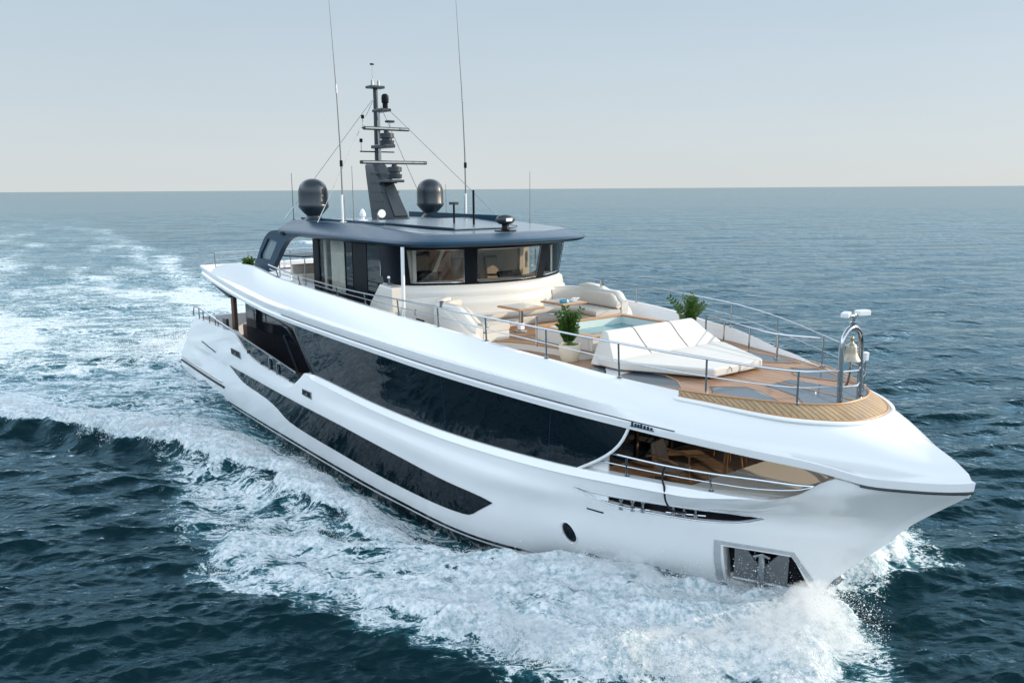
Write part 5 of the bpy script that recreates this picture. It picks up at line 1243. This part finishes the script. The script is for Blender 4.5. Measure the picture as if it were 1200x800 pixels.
def m_sea():
    t = NT("sea water"); p = t.pos()
    at = lambda n: (lambda x: (setattr(x, 'attribute_name', n), x.outputs['Fac'])[1])(t.n("Attribute"))
    den, aer = at('foam'), at('aeration')
    vr = t.n("VectorRotate", rotation_type='Z_AXIS'); t.l(p, vr.inputs['Vector']); vr.inputs['Angle'].default_value = R(-52)
    mp = t.n("Mapping"); t.l(vr.outputs[0], mp.inputs[0]); mp.inputs['Scale'].default_value = (.60, 1.25, .3)
    mw = t.n("Mapping"); t.l(vr.outputs[0], mw.inputs[0]); mw.inputs['Scale'].default_value = (.70, 1.35, .5)
    n1 = t.noise(mp.outputs[0], .55, 4, .6, .4)
    n2 = t.noise(mp.outputs[0], 4.2, 8, .7, .3)
    def ridge(sc, det, dist, pw):
        q = t.noise(mp.outputs[0], sc, det, .62, dist)
        q = t.math('SUBTRACT', 1, t.math('ABSOLUTE', t.math('MULTIPLY_ADD', q, 2.0, -1.0)))
        return t.math('POWER', q, pw)
    r1 = ridge(1.05, 6, 1.2, 3.4); r2 = ridge(3.6, 6, .8, 3.2); r3 = ridge(11, 4, .4, 3.0)
    v = t.math('ADD', t.math('MULTIPLY', r1, .42), t.math('MULTIPLY', r2, .36)); v = t.math('ADD', v, t.math('MULTIPLY', r3, .22))
    dl = t.math('ADD', den, t.math('MULTIPLY', t.math('SUBTRACT', n1, .5), t.math('MULTIPLY', t.sstep(den, .05, .4), 1.05)))
    th = t.math('SUBTRACT', .98, dl)
    foam = t.sstep(v, t.math('SUBTRACT', th, .04), t.math('ADD', th, .10))
    foam = t.math('MULTIPLY', foam, t.sstep(den, .02, .14))
    halo = t.sstep(v, t.math('SUBTRACT', th, .30), t.math('ADD', th, .05))
    halo = t.math('MULTIPLY', t.math('MULTIPLY', halo, t.sstep(den, .02, .3)), .5)
    ae = t.math('MAXIMUM', t.math('MULTIPLY', aer, t.sstep(n1, .25, .75)), halo)
    deep = t.mix(t.noise(p, .12, 3), (.0014, .012, .017), (.0025, .019, .024))
    wc = t.mix(t.math('MULTIPLY', ae, .85), deep, (.06, .25, .30))
    b1 = t.noise(mw.outputs[0], 5.0, 5, .6); b2 = t.noise(mw.outputs[0], 17, 4, .6)
    r0 = t.noise(mw.outputs[0], 1.0, 3, .55, .4)
    bh = t.math('ADD', t.math('MULTIPLY', b1, .045), t.math('MULTIPLY', b2, .014)); bh = t.math('ADD', bh, t.math('MULTIPLY', r0, .26)); bh = t.math('ADD', bh, t.math('MULTIPLY', t.noise(mw.outputs[0], .40, 3, .55, .3), .46))
    wn = t.bump(bh, .75, 1.0)
    # body colour under a mirror whose strength levels off at grazing angles, as on a rough sea
    fr = t.n("Fresnel"); fr.inputs[0].default_value = 1.333; t.l(wn, fr.inputs['Normal'])
    fac = t.math('MINIMUM', t.math('MULTIPLY', t.math('POWER', fr.outputs[0], 1.35), 1.5), .72)
    di = t.n("BsdfDiffuse"); t.l(wc, di.inputs[0]); t.l(wn, di.inputs['Normal'])
    gl = t.n("BsdfGlossy"); gl.inputs['Roughness'].default_value = .04; t.l(t.mix(t.sstep(fac, .05, .5), (.55, .85, 1), (.80, .94, 1)), gl.inputs[0]); t.l(wn, gl.inputs['Normal'])
    wx = t.n("MixShader"); t.l(fac, wx.inputs[0]); t.l(di.outputs[0], wx.inputs[1]); t.l(gl.outputs[0], wx.inputs[2]); water = wx.outputs[0]
    f3 = t.noise(p, 9, 8, .7); f4 = t.noise(p, 34, 4, .7)
    fcol = t.mix(t.sstep(t.math('MULTIPLY_ADD', f3, .65, t.math('MULTIPLY', n2, .45)), .38, .68), (.20, .34, .40), (.88, .90, .91))
    fn = t.bump(t.math('ADD', t.math('MULTIPLY', f3, 1.0), t.math('MULTIPLY', f4, .45)), .7, .07)
    fo = t.pbr(fcol, .75, 0, fn, ior=1.33)
    mx = t.n("MixShader"); t.l(foam, mx.inputs[0]); t.l(water, mx.inputs[1]); t.l(fo, mx.inputs[2])
    return t.fin(mx.outputs[0])
sea = fast_mesh('sea', V, F, m_sea(), True, {'foam': den, 'aeration': aer}); sea['kind'] = 'structure'

# ------------------------------------------------------------------ spray thrown up by the bow, as droplets
def m_spray():
    t = NT("white spray"); return t.fin(t.pbr((.88, .90, .91), .6, 0, None, ior=1.33))
def clump(x, y, z):
    r = np.random.default_rng(9); c = np.zeros(x.shape)
    for l in (.35, .5, .7, .95, 1.3, 1.8, .28, .22):
        for _ in range(2):
            d = r.normal(size=3); d /= np.linalg.norm(d); c += l**.5*np.sin(2*math.pi/l*(x*d[0]+y*d[1]+z*d[2])+r.uniform(0, 6.28))
    return c/c.std()
def spray(N):
    out = []
    x = RS.uniform(-15, 0.6, N*4); a = RS.uniform(0, 11.5, N*4); sd_ = np.where(RS.uniform(size=N*4) < .84, -1, 1); y = a*sd_
    xs = np.where(sd_ > 0, x+1.2, x); wob = .35*np.sin(x*1.7+a*.9)+.25*np.sin(x*3.1-a*2.3+1)+.18*np.sin(a*5.1+x*2.2)
    e = poly_sd(P1, xs, a)+wob*.6; q = a-yh(x)
    bowf = sm(-10, -3.5, x)
    edge = gs(e-.1, .45); hullw = gs(q-.5, .9)*sm(-9, -6, x)*(q > -.2)
    wgt = (e > -.25)*(q > -.15)*(edge*(.25+.75*bowf)+.32*hullw*bowf+.22*(e > 0)*bowf)
    sc = .05+.13*edge*bowf+.10*hullw*sm(-6.5, -3.0, x)+.16*gs(np.hypot(x+2.4, q), .9)+.09*bowf*gs(q-2.2, 1.3)+.04*bowf
    z = RS.exponential(1, N*4)*sc
    h0, _, _, _ = fields(x, y)
    z = z+h0-.02
    cl = clump(x, y, z); wgt = wgt*np.clip(.35+.55*cl, .02, 2)
    k = (RS.uniform(size=N*4) < np.clip(wgt*.75, 0, 1)) & ~((x > -4.9) & (x < -2.7) & (q < .45) & (z > .15))
    P = np.stack([x, y, z], 1)[k][:N]; out.append(P)
    # crest of the divergent wave
    M = N//3; xc = RS.uniform(-42, -8, M); ac = np.interp(xc, CB[::-1, 0], CB[::-1, 1])-.35+RS.normal(0, .35, M)
    wobc = .35*np.sin(xc*1.7+ac*.9)+.25*np.sin(xc*3.1-ac*2.3+1)+.18*np.sin(ac*5.1+xc*2.2)
    ac = ac-.7*wobc*sm(-9, -16, xc); hc, _, _, _ = fields(xc, -ac)
    zc = hc+RS.exponential(.07, M)-.02; k = RS.uniform(size=M) < np.clip(.3+.5*clump(xc, ac, zc), 0, 1)
    out.append(np.stack([xc, -ac, zc], 1)[k])
    # stern boil
    M = N//8; xt = RS.normal(-39.5, 3, M); yt = RS.normal(0, 3.2, M); ht_, _, _, _ = fields(xt, yt); zt_ = ht_+RS.exponential(.22, M)
    k = (xt < -36.5); out.append(np.stack([xt, yt, zt_], 1)[k])
    return np.vstack(out)
SP = spray(420000); n = len(SP)
sz = np.exp(RS.normal(math.log(.0040), .55, n)).clip(.0015, .02)
far = np.hypot(SP[:, 0]-cgx, SP[:, 1]-cgy); sz *= np.where(far > 30, 1.6, 1)
T4 = np.array([(1, 1, 1), (-1, -1, 1), (-1, 1, -1), (1, -1, -1)], float)/1.2
qn = RS.normal(size=(n, 4)); qn /= np.linalg.norm(qn, axis=1)[:, None]; w_, x_, y_, z_ = qn.T
RM = np.stack([1-2*(y_*y_+z_*z_), 2*(x_*y_-w_*z_), 2*(x_*z_+w_*y_), 2*(x_*y_+w_*z_), 1-2*(x_*x_+z_*z_), 2*(y_*z_-w_*x_), 2*(x_*z_-w_*y_), 2*(y_*z_+w_*x_), 1-2*(x_*x_+y_*y_)], 1).reshape(n, 3, 3)
VT = np.einsum('nij,kj->nki', RM, T4)*sz[:, None, None]+SP[:, None, :]
FT = (np.array([(0, 1, 2), (0, 3, 1), (0, 2, 3), (1, 3, 2)])[None]+4*np.arange(n)[:, None, None]).reshape(-1, 3)
spo = fast_mesh('spray', VT.reshape(-1, 3), FT, m_spray(), True); spo['kind'] = 'stuff'
spo['label'] = 'white spray and droplets thrown up by the bow wave and the wake'; 

# soft mist hanging over the bow wave
def mist():
    xs = np.arange(-11.5, .8, .14); ys = np.arange(-8.8, 4.8, .14); X, Y = np.meshgrid(xs, ys, indexing='ij'); sh = X.shape
    x, y = X.ravel(), Y.ravel(); a = abs(y); h, D, A, T = fields(x, y)
    xs_ = np.where(y > 0, x+1.2, x); e = poly_sd(P1, xs_, a); q = a-yh(x)
    bw = sm(-11, -4, x)
    Hm = sm(-.1, .9, e)*bw*(.20+.36*gs(q-1.9, 1.5)+.30*gs(np.hypot(x+1.7, q-.9), 1.1)+.20*gs(e-.7, .7))*(1-.85*gs(np.minimum(q, 0) if False else np.maximum(q, 0), .5)*(x < -2.6))
    Hm *= np.clip(.75+.4*clump(x*.8, y*.8, 0*x), .15, 1.6)*(q > .02)
    Hm *= .70*(1-.75*sm(-5.4, -4.6, x)*(1-sm(-3.2, -2.5, x))*(y < 0))
    Hm = np.maximum(Hm, 0); n0, n1 = sh
    top = np.stack([x, y, h+.01+Hm], 1); bot = np.stack([x, y, h-.03], 1); N = len(x)
    idx = np.arange(N).reshape(sh); F = []
    act = (Hm.reshape(sh) > .03); cell_ = act[:-1, :-1] | act[1:, :-1] | act[1:, 1:] | act[:-1, 1:]
    i, j = np.where(cell_); q4 = np.stack([idx[i, j], idx[i+1, j], idx[i+1, j+1], idx[i, j+1]], 1)
    F = np.vstack([q4, q4[:, ::-1]+N])
    from collections import Counter
    ed = Counter(); 
    for f in q4:
        for k in range(4):
            u, v = int(f[k]), int(f[(k+1) % 4]); ed[(u, v)] += 1
    side = [(v, u, u+N, v+N) for (u, v) in ed if (v, u) not in ed]
    F = np.vstack([F, np.array(side)])
    t = NT("spray mist"); p = t.pos()
    d = t.sstep(t.noise(p, 1.9, 6, .68, .5), .40, .70)
    d = t.math('MULTIPLY_ADD', d, 3.0, .10)
    v = t.n("VolumePrincipled"); v.inputs['Color'].default_value = (.96, .97, .98, 1); v.inputs['Anisotropy'].default_value = .25; t.l(d, v.inputs['Density'])
    t.l(v.outputs[0], t.out.inputs[1])
    used = np.unique(F); mp_ = np.full(2*N, -1); mp_[used] = np.arange(len(used))
    o = fast_mesh('mist', np.vstack([top, bot])[used], mp_[F], t.m, False); o['kind'] = 'stuff'; o['label'] = 'soft white mist hanging over the bow wave'
mist()
